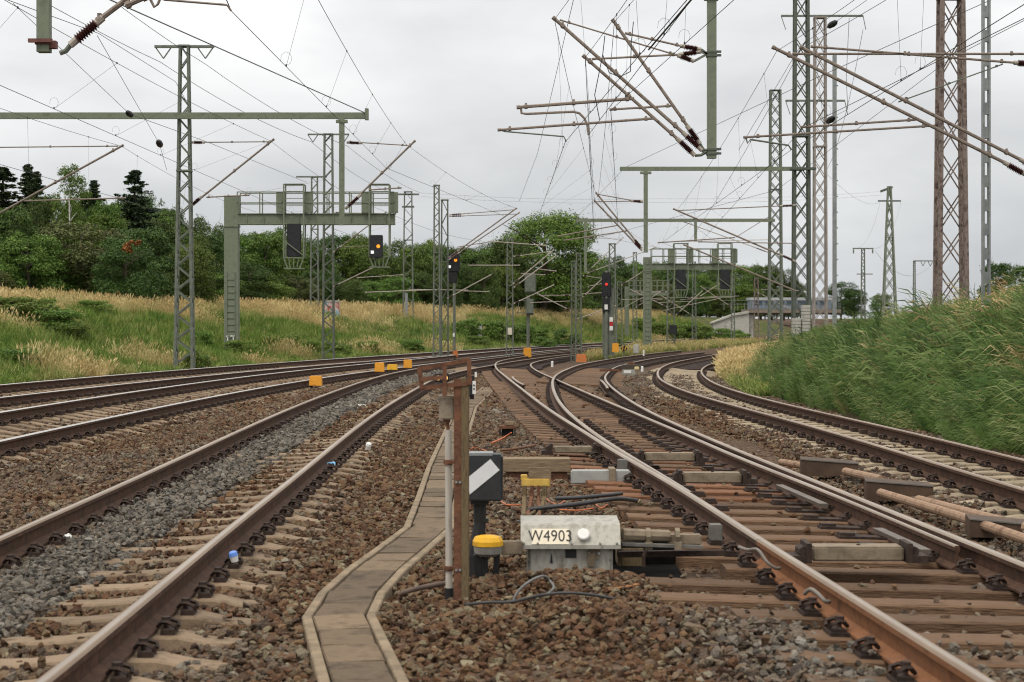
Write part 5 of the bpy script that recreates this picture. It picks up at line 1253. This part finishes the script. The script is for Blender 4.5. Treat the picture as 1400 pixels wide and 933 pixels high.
gm = mat('graffiti_paint', (.42, .07, .05), (.48, .46, .44), 2.2, .7, c3=(.16, .34, .50), sharp=(.44, .56)); x_, y_, z_ = gb.location
mb = MB(); mb.bevbox((x_, y_, z_ + .42), (1.05, .7, 1.1), .03); mb.build('body', gm, gb); mb = MB(); mb.box((x_, y_, z_ + 1.0), (1.15, .8, .08)); mb.build('lid', conc_m, gb)
wb = thing('white_cabinet', 'small white cabinet on top of the green slope', 'cabinet', (V(656, 0, 128).x, 128, gz(V(656, 0, 128).x, 128)))
mb = MB(); x_, y_, z_ = wb.location; mb.bevbox((x_, y_, z_ + .5), (.3, .3, 1.3), .03); mb.build('body', white_m, wb); mb = MB(); mb.box((x_, y_, z_ + 1.18), (.36, .36, .06)); mb.build('lid', galv, wb)
# ------------------------------------------------------------------ things beside the tracks
rusty = mat('rusty_iron', (.06, .028, .018), (.13, .06, .035), 14, .85, bump=.3, c3=(.19, .085, .045))
wood_old = mat('weathered_wood', (.085, .062, .034), (.16, .118, .065), 10, .9, bump=.4, stretch=(6, 6, .8), c3=(.06, .042, .024))
plank_m = mat('board_wood', (.14, .10, .06), (.24, .18, .115), 8, .9, bump=.4, stretch=(.8, 6, 6))
pvc = mat('grey_tube', (.36, .33, .29), (.46, .43, .38), 4, .6, stretch=(5, 5, .6), c3=(.28, .23, .18))
beige = mat('beige_cover', (.085, .066, .046), (.21, .168, .118), 6, .75, bump=.25, c3=(.14, .11, .075))
cabl = mat('black_cable', (.02, .02, .021), (.045, .045, .047), 6, .5)
orange_cab = mat('orange_cable', (.38, .09, .035), (.50, .14, .05), 6, .5)
housing = mat('machine_aluminium', (.17, .158, .13), (.37, .36, .32), 6, .55, bump=.15, c3=(.26, .245, .21), metal=.15, sharp=(.36, .58), stretch=(1.6, 1.6, .7))
text_m = mat('lettering_black', (.03, .03, .03), rough=.7)
def bp(mb, x0, y0, x1, y1, d, t, bv=.01):
    a, b = V(x0, y0, d), V(x1, y1, d); return mb.bevbox(((a.x + b.x) / 2, d + t / 2, (a.z + b.z) / 2), (abs(b.x - a.x), t, abs(a.z - b.z)), bv)
# marker post with rusty frame, grey tube and box
d = 10.7; b0 = V(631, 822, d)
mp_ = thing('marker_post', 'weathered brown post with rusty sign frame and grey tube clamped to it', 'post', b0)
mb = MB(); a = V(636, 517, d); mb.bevbox((a.x, d, (a.z + b0.z - .2) / 2), (.048, .05, a.z - b0.z + .2), .004); mb.build('timber', wood_old, mp_)
mb = MB(); a = V(626, 518, d); mb.box((a.x, d - .015, (a.z + b0.z - .2) / 2), (.046, .008, a.z - b0.z + .2)); mb.box((a.x - .02, d + .012, (a.z + b0.z - .2) / 2), (.008, .046, a.z - b0.z + .2)); st_ = mb.build('steel_angle', rusty, mp_)
mb = MB()
for yy in (659, 779):
    for xx in (624, 629): p = V(xx, yy, d); mb.tube([p + Vector((0, -.03, 0)), p + Vector((0, -.015, 0))], .008, 6)
mb.build('bolt', galv, st_)
mb = MB(); fr = [((571, 505), (643, 492)), ((576, 531), (643, 524)), ((573, 503), (577, 532)), ((641, 490), (642, 526)), ((608, 498), (608, 542)), ((575, 519), (608, 516))]
for k_, (p, q) in enumerate(fr): mb.beam(V(*p, d - .02 - .003 * k_), V(*q, d - .02 - .003 * k_), .026, .018, up=(0, 1, 0))
mb.build('sign_frame', rusty, mp_)
tb = 10.78
mb = MB(); mb.tube([V(614, 822, tb) + Vector((0, 0, -.1)), V(613.5, 700, tb), V(613, 588, tb)], .0215, 12); t_ = mb.build('tube', pvc, mp_, smooth=False)
mb = MB(); mb.tube([V(614, 824, tb), V(614, 804, tb)], .027, 10); mb.build('boot', black_m, t_)
mb = MB(); mb.tube([V(612.5, 590, tb), V(611.5, 570, tb)], .011, 8); mb.tube([V(611, 578, tb), V(610.5, 570, tb)], .022, 8); mb.build('rod', rusty, mp_)
mb = MB(); bp(mb, 600, 543, 621, 574, tb - .04, .08, .008); bp(mb, 598, 541, 623, 546, tb - .045, .09, .004); mb.build('terminal_box', mat('box_beige', (.24, .20, .15), (.34, .29, .22), 9, .75, c3=(.17, .12, .08)), mp_)
mb = MB()
for yy in (632, 777): mb.tube([V(613, yy, tb) + Vector((0, 0, -.015)), V(613, yy, tb) + Vector((0, 0, .015))], .03, 9); mb.beam(V(612, yy, tb - .03), V(630, yy, tb - .03), .02, .018)
mb.build('clamp', rusty, mp_)
# switch lantern: black box with white diagonal bar
d = 11.75; c = V(664, 652, d)
sl = thing('switch_lantern', 'black switch lantern with white diagonal bar behind the brown post', 'switch lantern', V(657, 778, d))
mb = MB(); mb.bevbox(c, (.23, .2, .31), .012); mb.build('lamp_box', mat('lantern_black', (.022, .023, .026), (.036, .037, .04), 12, .5), sl)
mb = MB(); poly = [V(640, 653, d - .104), V(670.5, 628, d - .104), V(683, 643, d - .104), V(642, 676.5, d - .104)]; mb.prism(poly, (0, .006, 0)); mb.build('white_bar', mat('lantern_white', (.62, .64, .66), (.70, .71, .73), 6, .4), sl)
mb = MB(); bp(mb, 638, 619.5, 674, 624, d - .09, .16, .003); mb.build('top_strip', galv, sl)
mb = MB(); mb.tube([V(656, 684, d), V(656, 715, d), V(653, 735, d), V(650, 760, d), V(650, 790, d)], [.045, .04, .045, .055, .06], 8); mb.box(V(656, 686, d), (.12, .12, .03)); mb.box(V(659, 711, d), (.09, .06, .02)); mb.build('stand', black_m, sl)
# drive connection with yellow lid
d = 11.5
yl = thing('drive_housing', 'round grey linkage housing with yellow lid beside the white point machine', 'housing', V(666, 790, d))
mb = MB(); c = V(667, 746, d); mb.tube([c, c + Vector((0, 0, .03)), c + Vector((0, 0, .058)), c + Vector((0, 0, .066))], [.1, .1, .085, .05], 10); mb.build('lid', yellow_m, yl, smooth=False)
mb = MB(); mb.tube([c + Vector((0, 0, -.07)), c + Vector((0, 0, -.05)), c + Vector((0, 0, -.002))], [.06, .088, .095], 10); mb.build('body', mat('cast_grey', (.17, .165, .15), (.27, .26, .24), 8, .7), yl)
mb = MB()
for sx in (-.075, -.02, .06): mb.beam(c + Vector((sx, 0, -.06)), c + Vector((sx * .8, .02, -.25)), .04, .04)
mb.build('leg', black_m, yl)
mb = MB(); bp(mb, 684, 741, 715, 759, d + .02, .09, .008); mb.build('linkage_arm', beige, yl)
# point machine W4903
d = 11.62; PMx = (V(712, 0, d).x + V(849, 0, d).x) / 2
pm = thing('point_machine', 'white metal point machine box marked W4903 beside the turnout', 'point machine', (PMx, d + .2, -.2))
zt0, zt1, zb0 = V(0, 712, d).z - .012, V(0, 747, d).z, -.24
xl, xr = V(712, 0, d).x, V(848, 0, d).x
mb = MB(); prof = [(-.05, zt1 - .012), (-.05, zt1 + .014), (.03, zt0 - .022), (.05, zt0 - .012), (.42, zt0), (.46, zt0 - .02), (.48, zt1 - .012)]
mb.prism([Vector((xl, d + a, z)) for a, z in prof][::-1], (xr - xl, 0, 0)); lid_ = mb.build('lid', housing, pm)
mb = MB(); bp(mb, 721, 746, 838, 800, d + .005, .42, .02); mb.build('body', housing, pm)
slope_dir = (Vector((0, .03, zt0 - .022)) - Vector((0, -.05, zt1 + .014))).normalized(); nrm_ = Vector((0, -slope_dir.z, slope_dir.y))
def on_face(px, t, lift=.003):       # point on the slanted front of the lid, t = 0 bottom .. 1 top
    p = Vector((0, -.05, zt1 + .014)).lerp(Vector((0, .03, zt0 - .022)), t); return Vector((V(px, 0, d).x, d + p.y, p.z)) + nrm_ * lift
plate = [on_face(727, .02), on_face(777.5, .02), on_face(777.5, .80), on_face(727, .80)]
mb = MB(); mb.prism(plate, nrm_ * .003); mb.build('number_plate', mat('plate_ivory', (.60, .54, .42), (.68, .62, .50), 5, .5), lid_)
cu = bpy.data.curves.new('lettering', 'FONT'); cu.body = 'W4903'; cu.size = .118; cu.align_x = 'CENTER'; cu.align_y = 'CENTER'; cu.extrude = .0006; cu.space_character = 1.03
to = bpy.data.objects.new('tmp', cu); C.objects.link(to); dg = bpy.context.evaluated_depsgraph_get(); tme = bpy.data.meshes.new_from_object(to.evaluated_get(dg)); bpy.data.objects.remove(to)
tme.materials.clear(); tme.materials.append(text_m); tme.name = 'lettering'
cpl = on_face(752.3, .41, .0075); ang = math.atan2(slope_dir.z, slope_dir.y)
lt = inst(tme, 'lettering', lid_, cpl - origin(lid_), (ang, 0, 0), (.80, 1.0, 1))
mb = MB(); k_ = on_face(797.5, .45, 0); mb.tube([k_, k_ + nrm_ * .03, k_ + nrm_ * .036], [.041, .041, .034], 16); mb.build('knob', white_m, lid_)
mb = MB(); bp(mb, 773, 750.5, 788, 763, d - .002, .004, .001); mb.build('sticker', black_m, pm)
mb = MB(); mb.tube([V(812, 757, d - .012), V(812, 757, d)], .046, 10); mb.box(V(808, 765, d - .01), (.05, .03, .09)); mb.build('latch', mat('latch_brown', (.09, .07, .045), (.15, .12, .08), 9, .7), pm)
mb = MB()
for q in (805, 819): mb.tube([V(q, 757, d - .022), V(q, 757, d - .006)], .01, 6)
mb.build('screw', galv, pm)
mb = MB(); mb.prism([V(752, 770, d - .004), V(756, 770, d - .004), V(754, 756, d - .004)], (0, .006, 0)); mb.build('arrow_mark', black_m, pm)
mb = MB()
for q in (716, 735, 781, 820, 843): k_ = on_face(q, .06, 0); mb.tube([k_, k_ + nrm_ * .008], .008, 6)
for q in (724, 836): mb.box(V(q, 712.5, d + .44), (.06, .05, .022))
mb.build('bolt', iron_grey, lid_)
mb = MB(); mb.beam(V(706, 713.5, d + .3), V(716, 714, d + .3), .05, .015); mb.build('hinge', iron_grey, lid_)
mb = MB()
for q in (723, 835):
    for yy in (752, 766): mb.tube([V(q, yy, d - .004), V(q, yy, d + .01)], .009, 6)
mb.build('screw', iron_grey, pm)
# rods from the machine to the rail
dr = thing('drive_rods', 'beige rod cover and black drive rods between point machine and rusty rail', 'linkage', V(870, 745, 11.9))
mb = MB(); e0, e1 = V(851, 731, 11.85), V(914, 733, 11.95); mb.tube([e0, e1], .042, 8); e2 = V(958, 742, 12.0); mb.bevbox((e1.lerp(e2, .5)), ((e2 - e1).x, .09, .07), .008); mb.build('rod_cover', beige, dr)
mb = MB()
for q in (886, 926): c_ = V(q, 733, 11.9); mb.tube([c_ + Vector((-.015, 0, 0)), c_ + Vector((.015, 0, 0))], .055, 8); mb.box(c_ + Vector((.0, -.05, -.06)), (.05, .03, .05))
mb.build('strap', beige, dr)
mb = MB(); mb.beam(V(850, 744, 11.8), V(960, 748, 11.9), .05, .02); mb.build('flat_bar', iron_grey, dr)
mb = MB(); mb.beam(V(845, 758, 11.95), V(990, 756, 12.1), .05, .04); mb.tube([V(884, 752, 11.75), V(880, 760, 11.75), V(880, 775, 11.75)], .013, 6); mb.build('drive_rod', clip_m, dr)
mb = MB(); bp(mb, 971, 718, 988, 740, 12.15, .12, .006); mb.build('end_bracket', iron_grey, dr)
mb = MB(); bp(mb, 845, 748, 850, 775, 12.0, .3, .004); bp(mb, 850, 750, 880, 776, 12.25, .02, .004); mb.build('pit_board', wood_old, dr)
mb = MB(); mb.box((.92, 11.95, -.225), (.46, .75, .03)); mb.box((.92, 12.34, -.14), (.46, .03, .18)); mb.build('pit_shade_tray', mat('pit_shade_black', (.004, .004, .004), (.010, .009, .008), 9, .95, spec=.05), dr)  # tray coloured near-black to stand in for the shade of the open recess
# long timber box and grey channel beside the far locking drive
d = 19.0
tbx = thing('timber_box', 'long weathered timber duct box lying across the ballast beside the switch lantern', 'duct box', V(735, 655, d))
mb = MB(); bp(mb, 688, 628, 780, 646, d, .34, .008); mb.build('cover_board', plank_m, tbx)
mb = MB(); bp(mb, 692, 646.5, 776, 658, d + .04, .26, .005); mb.build('box_side', rusty, tbx)
gc = thing('steel_channel', 'pale grey steel channel bolted beside the turnout rail', 'channel', V(822, 662, 18.3))
mb = MB(); bp(mb, 781, 644, 862, 662, 18.3, .2, .012); mb.build('channel', mat('pale_grey_paint', (.22, .23, .222), (.31, .315, .30), 5, .6, c3=(.17, .165, .15)), gc)
mb = MB(); bp(mb, 833, 641, 842, 664, 18.27, .26, .004); mb.build('strap', beige, gc)
mb = MB(); bp(mb, 845, 629, 858, 645, 18.75, .14, .006); mb.build('end_bracket', iron_grey, gc)
mb = MB(); mb.beam(V(755, 665, 18.1), V(848, 667, 18.1), .06, .04); mb.build('rod', rusty, gc)
d = 15.5
yb_ = thing('cable_terminal', 'yellow cable terminal with brown board and hanging grey cables', 'cable terminal', V(733, 700, d))
mb = MB(); bp(mb, 713, 655, 752, 666, d, .12, .008); bp(mb, 712, 650, 721, 657, d + .01, .1, .006); mb.build('terminal_bar', mat('faded_yellow', (.42, .27, .05), (.58, .40, .10), 8, .6), yb_)
mb = MB(); mb.bevbox(V(738, 648, d + .03), (.2, .03, .11), .004); mb.build('board', plank_m, yb_)
for i, (q, e, r_) in enumerate(((717, 716, .022), (727, 721, .017), (736, 738, .014), (743, 741, .014), (746, 729, .014))):
    mb = MB(); mb.tube([V(q, 664, d), V(q, 680, d), V((q + e) / 2, 695, d - .2), V(e - (8 if i > 2 else 0), 706, d - .5)], r_, 7); mb.build('cable', wood_old if i in (0, 3, 4) else rusty, yb_)
# cables
def cable(label, pts, r, m, group=None):
    P_ = [Vector(p) for p in pts]; out = []
    for i in range(len(P_) - 1):
        p0, p1, p2, p3 = P_[max(i - 1, 0)], P_[i], P_[i + 1], P_[min(i + 2, len(P_) - 1)]
        for k in range(6):
            t = k / 6; out.append(.5 * ((2 * p1) + (p2 - p0) * t + (2 * p0 - 5 * p1 + 4 * p2 - p3) * t * t + (3 * p1 - p0 - 3 * p2 + p3) * t ** 3))
    out.append(P_[-1]); mb = MB(); mb.tube(out, r, 7); return single(mb, 'cable', m, label, 'cable', tuple(P_[0]), group, True)
def gpt(px, py, lift=.0):
    d = F * (CH + .165 - lift) / (py - YH); return V(px, py, d)
cable('black cable lying from the foot of the brown post across the reddish stones', [gpt(636, 827), gpt(665, 824, .02), gpt(700, 823, .02), gpt(735, 815, .04), gpt(770, 811, .05), gpt(805, 813, .05), gpt(840, 819, .02)], .009, cabl)
cable('grey cable loop arching above the stones in front of the point machine', [gpt(702, 822, .02), gpt(706, 812, .06), gpt(716, 801, .1), gpt(730, 792, .12), gpt(744, 788, .1), gpt(752, 795, .06), gpt(757, 804, .05), gpt(745, 815, .02)], .0085, mat('grey_cable', (.09, .09, .088), (.15, .15, .145), 6, .55))
cable('brown cable stub lying in stones left of the post', [gpt(548, 813), gpt(558, 808, .03), gpt(580, 803, .03), gpt(612, 797, .03)], .016, mat('brown_cable', (.075, .05, .04), (.12, .085, .065), 6, .7))
cable('thick black hose running beside the switch rail timbers', [gpt(722, 697, .03), gpt(755, 693, .06), gpt(785, 690, .08), gpt(820, 685, .1), gpt(848, 682, .1), gpt(872, 685, .04)], .02, cabl)
cable('second black hose behind the thick one by the cable terminal', [gpt(760, 682, .04), gpt(800, 680, .06), gpt(850, 675, .05)], .018, cabl)
for i, pts in enumerate([[(684, 685), (692, 690), (705, 691), (722, 689)], [(745, 680), (752, 686), (762, 690), (772, 685)], [(765, 697), (790, 698), (812, 695)], [(815, 690), (822, 695), (830, 690)]]):
    cable('thin orange cable strand lying among the stones below the cable terminal', [gpt(x_, y_, .05) for x_, y_ in pts], .006, orange_cab, 'orange strands below the cable terminal')
cable('orange strand arching over the top of the switch lantern', [gpt(641, 618, .02), gpt(648, 612, .1), gpt(656, 614, .03), gpt(665, 617, .02)], .007, orange_cab)
cable('orange cables leading to the small rusty cable box', [gpt(672, 606, .02), gpt(684, 601, .04), gpt(693, 596, .08), gpt(699, 592, .14)], .012, orange_cab)
cable('brown stick of cable lying across stones behind the timber box', [gpt(684, 616, .02), gpt(705, 614, .03), gpt(732, 609, .04)], .015, rusty)
cable('bond cable looping over the foot of the rusty rail', [V(1010, 748, 11.4), V(1022, 752, 11.3), V(1036, 752, 11.2), V(1048, 768, 11.1), V(1060, 777, 11.1), V(1066, 777, 11.15)], .011, mat('bond_grey', (.12, .105, .09), (.18, .16, .14), 6, .6))
cable('second shorter bond cable on the foot of the rusty rail', [V(1100, 812, 9.9), V(1108, 806, 9.85), V(1118, 812, 9.8), V(1128, 822, 9.75), V(1134, 823, 9.8)], .012, MATS['bond_grey'])
mb = MB(); mb.beam(gpt(826, 808, .03), gpt(872, 799, .03), .035, .008); single(mb, 'rusty_strip', mat('strip_orange', (.20, .085, .03), (.30, .14, .06), 8, .8), 'rusty orange metal strip lying on the stones before the point machine', 'scrap metal', tuple(gpt(850, 803)))
# covers between the rails (hollow sleepers)
def cover(x0, y0, x1, y1, d, label, group=None, dep=.2):
    e = thing('hollow_sleeper_cover', label, 'cover', V((x0 + x1) / 2, y1, d), group)
    mb = MB(); bp(mb, x0, y0, x1, y1, d, dep, .012); mb.build('cover_plate', beige, e)
    mb = MB(); c_ = V((x0 + x1) / 2, y0, d + dep * .5); mb.tube([c_, c_ + Vector((0, 0, .02))], .013, 6); mb.build('bolt', clip_m, e)
    for xx in (x0, x1):
        mb = MB(); c_ = V(xx, (y0 + y1) / 2, d); sx = -1 if xx == x0 else 1
        mb.box(c_ + Vector((sx * .03, .08, .01)), (.035, .26, .13)); mb.tube([c_ + Vector((sx * .06, -.03, .02)), c_ + Vector((sx * .06, .15, .02))], .035, 7); mb.box(c_ + Vector((sx * .1, .05, -.03)), (.1, .2, .05)); mb.build('end_clamp', clip_m, e)
    return e
cover(1111, 748, 1236, 768, 11.6, 'beige hollow sleeper cover between the rails level with the open blade tip')
cover(934, 647, 1014, 661, 17.0, 'beige hollow sleeper cover between the rails level with the pale grey channel')
cover(882, 620, 950, 631, 19.8, 'beige hollow sleeper cover between rails, the one deepest in the turnout')
cover(757, 611, 810, 620, 21.6, 'short beige cover outside the turnout rail near the small rusty box')
# brown pipes and ramps beside the curved rail
pipe_m = mat('brown_pipe', (.16, .095, .06), (.29, .195, .13), 7, .8, c3=(.12, .065, .04)); ramp_m = mat('brown_steel_plate', (.045, .028, .018), (.085, .052, .034), 6, .65, bump=.1)
def ramp_box(x0, y0, x1, y1, d, label):
    e = thing('cover_ramp', label, 'cover', V((x0 + x1) / 2, y1, d)); a, b = V(x0, y0, d), V(x1, y1, d)
    zt2, zb2 = a.z - .03, b.z - .04; w = b.x - a.x
    mb = MB(); lo = [Vector((a.x, d, zb2)), Vector((b.x, d - .12, zb2)), Vector((b.x + .02, d + .16, zb2)), Vector((a.x + .03, d + .26, zb2))]
    hi = [Vector((a.x, d, zt2 - .01)), Vector((b.x, d - .12, zt2 - .05)), Vector((b.x + .02, d + .16, zt2 - .03)), Vector((a.x + .03, d + .26, zt2 + .01))]
    mb.add(lo + hi, [(0, 1, 5, 4), (1, 2, 6, 5), (2, 3, 7, 6), (3, 0, 4, 7), (4, 5, 6, 7)]); mb.build('plate', ramp_m, e)
    mb = MB(); mb.beam(hi[0] + Vector((0, -.004, .006)), hi[1] + Vector((0, -.004, .006)), .012, .012); mb.build('top_edge', iron_grey, e)
    return e
ramp_box(1095, 624, 1171, 646, 19.6, 'brown steel ramp box beside the curved rail with a stub of pipe before it')
ramp_box(1184, 653, 1272, 678, 17.0, 'brown steel ramp box with black end between two brown pipes')
ramp_box(1326, 704, 1420, 728, 14.1, 'brown steel ramp box where the brown pipes end near the open blade')
def pipe(label, pts, r, group=None):
    mb = MB(); mb.tube([V(*p) for p in pts], r, 12); return single(mb, 'pipe', pipe_m, label, 'pipe', tuple(V(*pts[0])), group, False)
pipe('short brown pipe between the two farther ramp boxes', [(1156, 645, 19.3), (1205, 656, 17.6)], .045)
pipe('brown pipe half buried in reddish stones leading from the black-ended ramp box', [(1204, 674, 16.85), (1310, 706, 14.7), (1420, 744, 13.0)], .042)
pipe('smooth brown pipe lying beside the pale sleepers between two ramp boxes', [(1256, 684, 16.7), (1372, 714, 14.5)], .047)
pipe('pale stub of pipe at the end of the farthest ramp box', [(1068, 632, 20.6), (1098, 637, 19.9)], .04)
mb = MB(); c_ = V(1402, 722, 14.0); mb.tube([c_, c_ + Vector((.5, -.8, 0))], .055, 10); single(mb, 'pipe', pipe_m, 'brown pipe leaving the ramp box near the open blade', 'pipe', tuple(c_))
# small rusty cable box
d = 25.4; cb = thing('cable_box', 'small rusty cable box on black legs among brown stones', 'cable box', V(694, 597, d))
mb = MB(); bp(mb, 682, 582.5, 706, 587, d, .22, .006); mb.build('lid', rusty, cb); mb = MB(); bp(mb, 690, 577, 703, 582, d + .04, .12, .008); mb.build('handle_block', plank_m, cb)
mb = MB()
for q in (683.5, 704): bp(mb, q - 1, 587, q + 1, 600, d + .02, .16, .002)
bp(mb, 686, 587, 702, 600, d + .12, .03, .002); mb.build('leg', black_m, cb)
# dwarf signal with red light
d = 39.0; ds = thing('dwarf_signal', 'black dwarf signal with red light and white plate with two dots', 'signal', V(643, 544, d))
mb = MB(); bp(mb, 636.5, 514, 648, 541, d, .2, .012); mb.build('signal_head', dark_m, ds)
mb = MB(); p = V(643, 518.5, d); mb.tube([p + Vector((0, -.02, 0)), p], .028, 12); mb.build('lamp', MATS['lamp_red'], ds)
mb = MB(); bp(mb, 646, 521, 650.5, 539, d - .03, .012, .002); pl_ = mb.build('plate', white_m, ds)
mb = MB()
for yy in (527, 532): p = V(648, yy, d - .034); mb.tube([p + Vector((0, -.006, 0)), p], .02, 10)
mb.build('dot', black_m, pl_)
mb = MB(); bp(mb, 649, 509, 652, 516, d - .01, .03, .003); mb.build('top_marker', white_m, ds); mb = MB(); mb.beam(V(645, 541, d + .1), V(645, 546, d + .1), .1, .1); mb.build('foot', black_m, ds)
d = 44.0; ls = thing('ground_lamp', 'pair of pale orange lamps low beside the rail behind the rusty frame', 'signal', V(603, 530, d))
mb = MB(); bp(mb, 594, 511, 614, 523, d, .15, .02); mb.build('lamp_box', dark_m, ls)
for q in (599, 609): mb = MB(); p = V(q, 517, d); mb.tube([p + Vector((0, -.03, 0)), p], .06, 12); mb.build('lamp', MATS['lamp_pale_orange'], ls)
mb = MB(); mb.beam(V(603, 523, d + .07), V(603, 532, d + .07), .06, .06); mb.build('foot', iron_grey, ls)
# orange cover blocks
def block(x0, y0, x1, y1, d, label, m=orange_m, group=None):
    e = thing('orange_block', label, 'marker block', V((x0 + x1) / 2, y1, d), group); a, b = V(x0, y0, d), V(x1, y1, d); w = b.x - a.x; h = a.z - b.z + .06; cx = (a.x + b.x) / 2
    mb = MB(); lo = [Vector((cx + sx * w / 2, d + sy, b.z - .06)) for sx, sy in ((-1, 0), (1, 0), (1, w * .8), (-1, w * .8))]; hi = [Vector((cx + sx * w / 2 * .93, d + .02 + sy * .92, a.z)) for sx, sy in ((-1, 0), (1, 0), (1, w * .8), (-1, w * .8))]
    mb.add(lo + hi, [(0, 1, 5, 4), (1, 2, 6, 5), (2, 3, 7, 6), (3, 0, 4, 7), (4, 5, 6, 7)]); mb.build('shell', m, e)
    mb = MB(); mb.box((cx, d + w * .4, a.z + .006), (w * .8, w * .6, .012)); mb.build('cap', m, e)
block(422.5, 515, 439.5, 524.5, 47.5, 'single orange block lying beside the rail apart from the others')
block(512, 496.5, 525, 506, 59.5, 'tall orange block next to the flat orange block beside the rail')
block(529, 499, 543, 503.5, 61, 'flat low orange block lying between two taller ones', yellow_m)
block(551.5, 492.5, 563, 501, 65, 'orange block at the far end of the row beside the rail')
block(788, 485, 802, 493.5, 74, 'rusty orange box on the ground between far tracks', orange_rust)
block(715.5, 476, 726.5, 487, 95, 'orange box at the foot of the grey signal seen from behind', orange_m)
block(837, 470, 846, 480, 92.4, 'orange box at the foot of the red-lit signal', orange_m)
block(619, 480, 626, 487, 91.6, 'rusty orange box at the foot of the orange-lit post signal', orange_rust)
# second, far point machine
d = 57; p2_ = thing('point_machine', 'small dark point machine with white plate lying beside the far curved rail', 'point machine', V(862, 511, d))
mb = MB(); bp(mb, 851, 499, 872, 506, d + .05, .4, .02); mb.build('lid', mat('dark_brown_cover', (.05, .04, .032), (.08, .065, .05), 6, .7), p2_)
mb = MB(); bp(mb, 851, 505.5, 869, 513, d, .4, .015); mb.build('body', housing, p2_)
mb = MB(); bp(mb, 853, 506.5, 863, 510.5, d - .01, .008, .002); mb.build('number_plate', white_m, p2_); mb = MB(); bp(mb, 867.5, 501.5, 874, 506, d - .02, .25, .02); mb.build('lamp_cover', mat('pale_yellow', (.6, .5, .25), (.68, .58, .32), 6, .5), p2_)
mb = MB(); bp(mb, 820, 505, 851, 508, d + .3, .1, .005); mb.build('drive_rod', rusty, p2_)
mb = MB(); bp(mb, 858, 495.5, 868, 499, d + .4, .2, .01); mb.build('hood', rusty, p2_)
# little white marker stumps, hazard board, stone
for px_, y0_, y1_, dd, lab in ((755, 494, 500, 68, 'small white stump on the ground between the diverging far tracks'), (878, 501, 506, 60, 'tiny white marker stone behind the far point machine'), (880, 479, 485, 90, 'tiny white marker between far curved rails')):
    mb = MB(); a = V(px_, y0_, dd); b = V(px_, y1_, dd); mb.tube([b + Vector((0, 0, -.06)), a + Vector((0, 0, -.02)), a], [.045, .045, .02], 8); single(mb, 'marker_stump', white_m, lab, 'marker', tuple(b))
d = 96; hb = thing('hazard_board', 'small tilted black and yellow hazard board in weeds by the red-lit signal', 'sign', V(853, 484, d))
mb = MB(); mb.box(V(853, 477, d), (.32, .04, .24), ry=-.5); mb.build('board', black_m, hb); mb = MB(); 
for q in (-.09, .09): mb.box(V(853, 477, d) + Vector((q, -.025, q * .5)), (.05, .012, .24), ry=.35)
mb.build('stripe', yellow_m, hb); mb = MB(); mb.beam(V(853, 480, d), V(853, 488, d), .05, .05); mb.build('leg', iron_grey, hb)
mb = MB(); bp(mb, 866, 471, 874, 484, 100, .3, .05); single(mb, 'concrete_stub', conc_m, 'pale concrete stub standing in weeds beside the gantry post', 'concrete block', tuple(V(870, 484, 100)))
# litter
def cup(px, py, lift, tilt, label, top, s=1.0):
    p = gpt(px, py, lift); e = thing('paper_cup', label, 'litter', p); ax = Vector(tilt).normalized()
    mb = MB(); mb.tube([p, p + ax * .045 * s], [.03 * s, .036 * s], 10); mb.build('cup', white_m, e); mb = MB(); mb.tube([p + ax * .0455 * s, p + ax * .075 * s, p + ax * .085 * s], [.038 * s, .034 * s, .02 * s], 10); mb.build('lid', top, e)
blue_l = mat('blue_plastic', (.10, .22, .62), (.16, .30, .72), 5, .4)
cup(321, 768, .04, (-.2, -.1, 1), 'white cup with blue lid lying against the rail among the sleepers', blue_l, .85)
cup(503, 614, .04, (.2, -.3, .9), 'white crumpled cup on the sleeper ends beside the rail', white_m, 1.0)
def scrap(px, py, w, label, m):
    p = gpt(px, py, .03); mb = MB(); r = random.Random(int(px)); vs = []
    for i in range(5):
        for j in range(4): vs.append(p + Vector((w * (i / 4 - .5), .06 * (j / 3 - .5), .02 + r.uniform(-.012, .03))))
    mb.add(vs, [(i * 4 + j, i * 4 + j + 1, i * 4 + j + 5, i * 4 + j + 4) for i in range(4) for j in range(3)]); mb.add([v + Vector((0, 0, -.004)) for v in vs], [(i * 4 + j, i * 4 + j + 1, i * 4 + j + 5, i * 4 + j + 4)[::-1] for i in range(4) for j in range(3)])
    single(mb, 'litter_scrap', m, label, 'litter', tuple(p))
scrap(453, 637, .09, 'crumpled light blue wrapper beside the rail foot', mat('wrapper_blue', (.15, .42, .72), (.3, .58, .8), 30, .4))
scrap(495, 556, .15, 'crumpled white paper on grey ballast between the rails', white_m)
scrap(92, 739, .05, 'small white scrap of paper on the grey ballast inside the rail', white_m)
scrap(668, 330 + 312, .001, 'tiny pale chip of paper by the lantern', white_m) if False else None
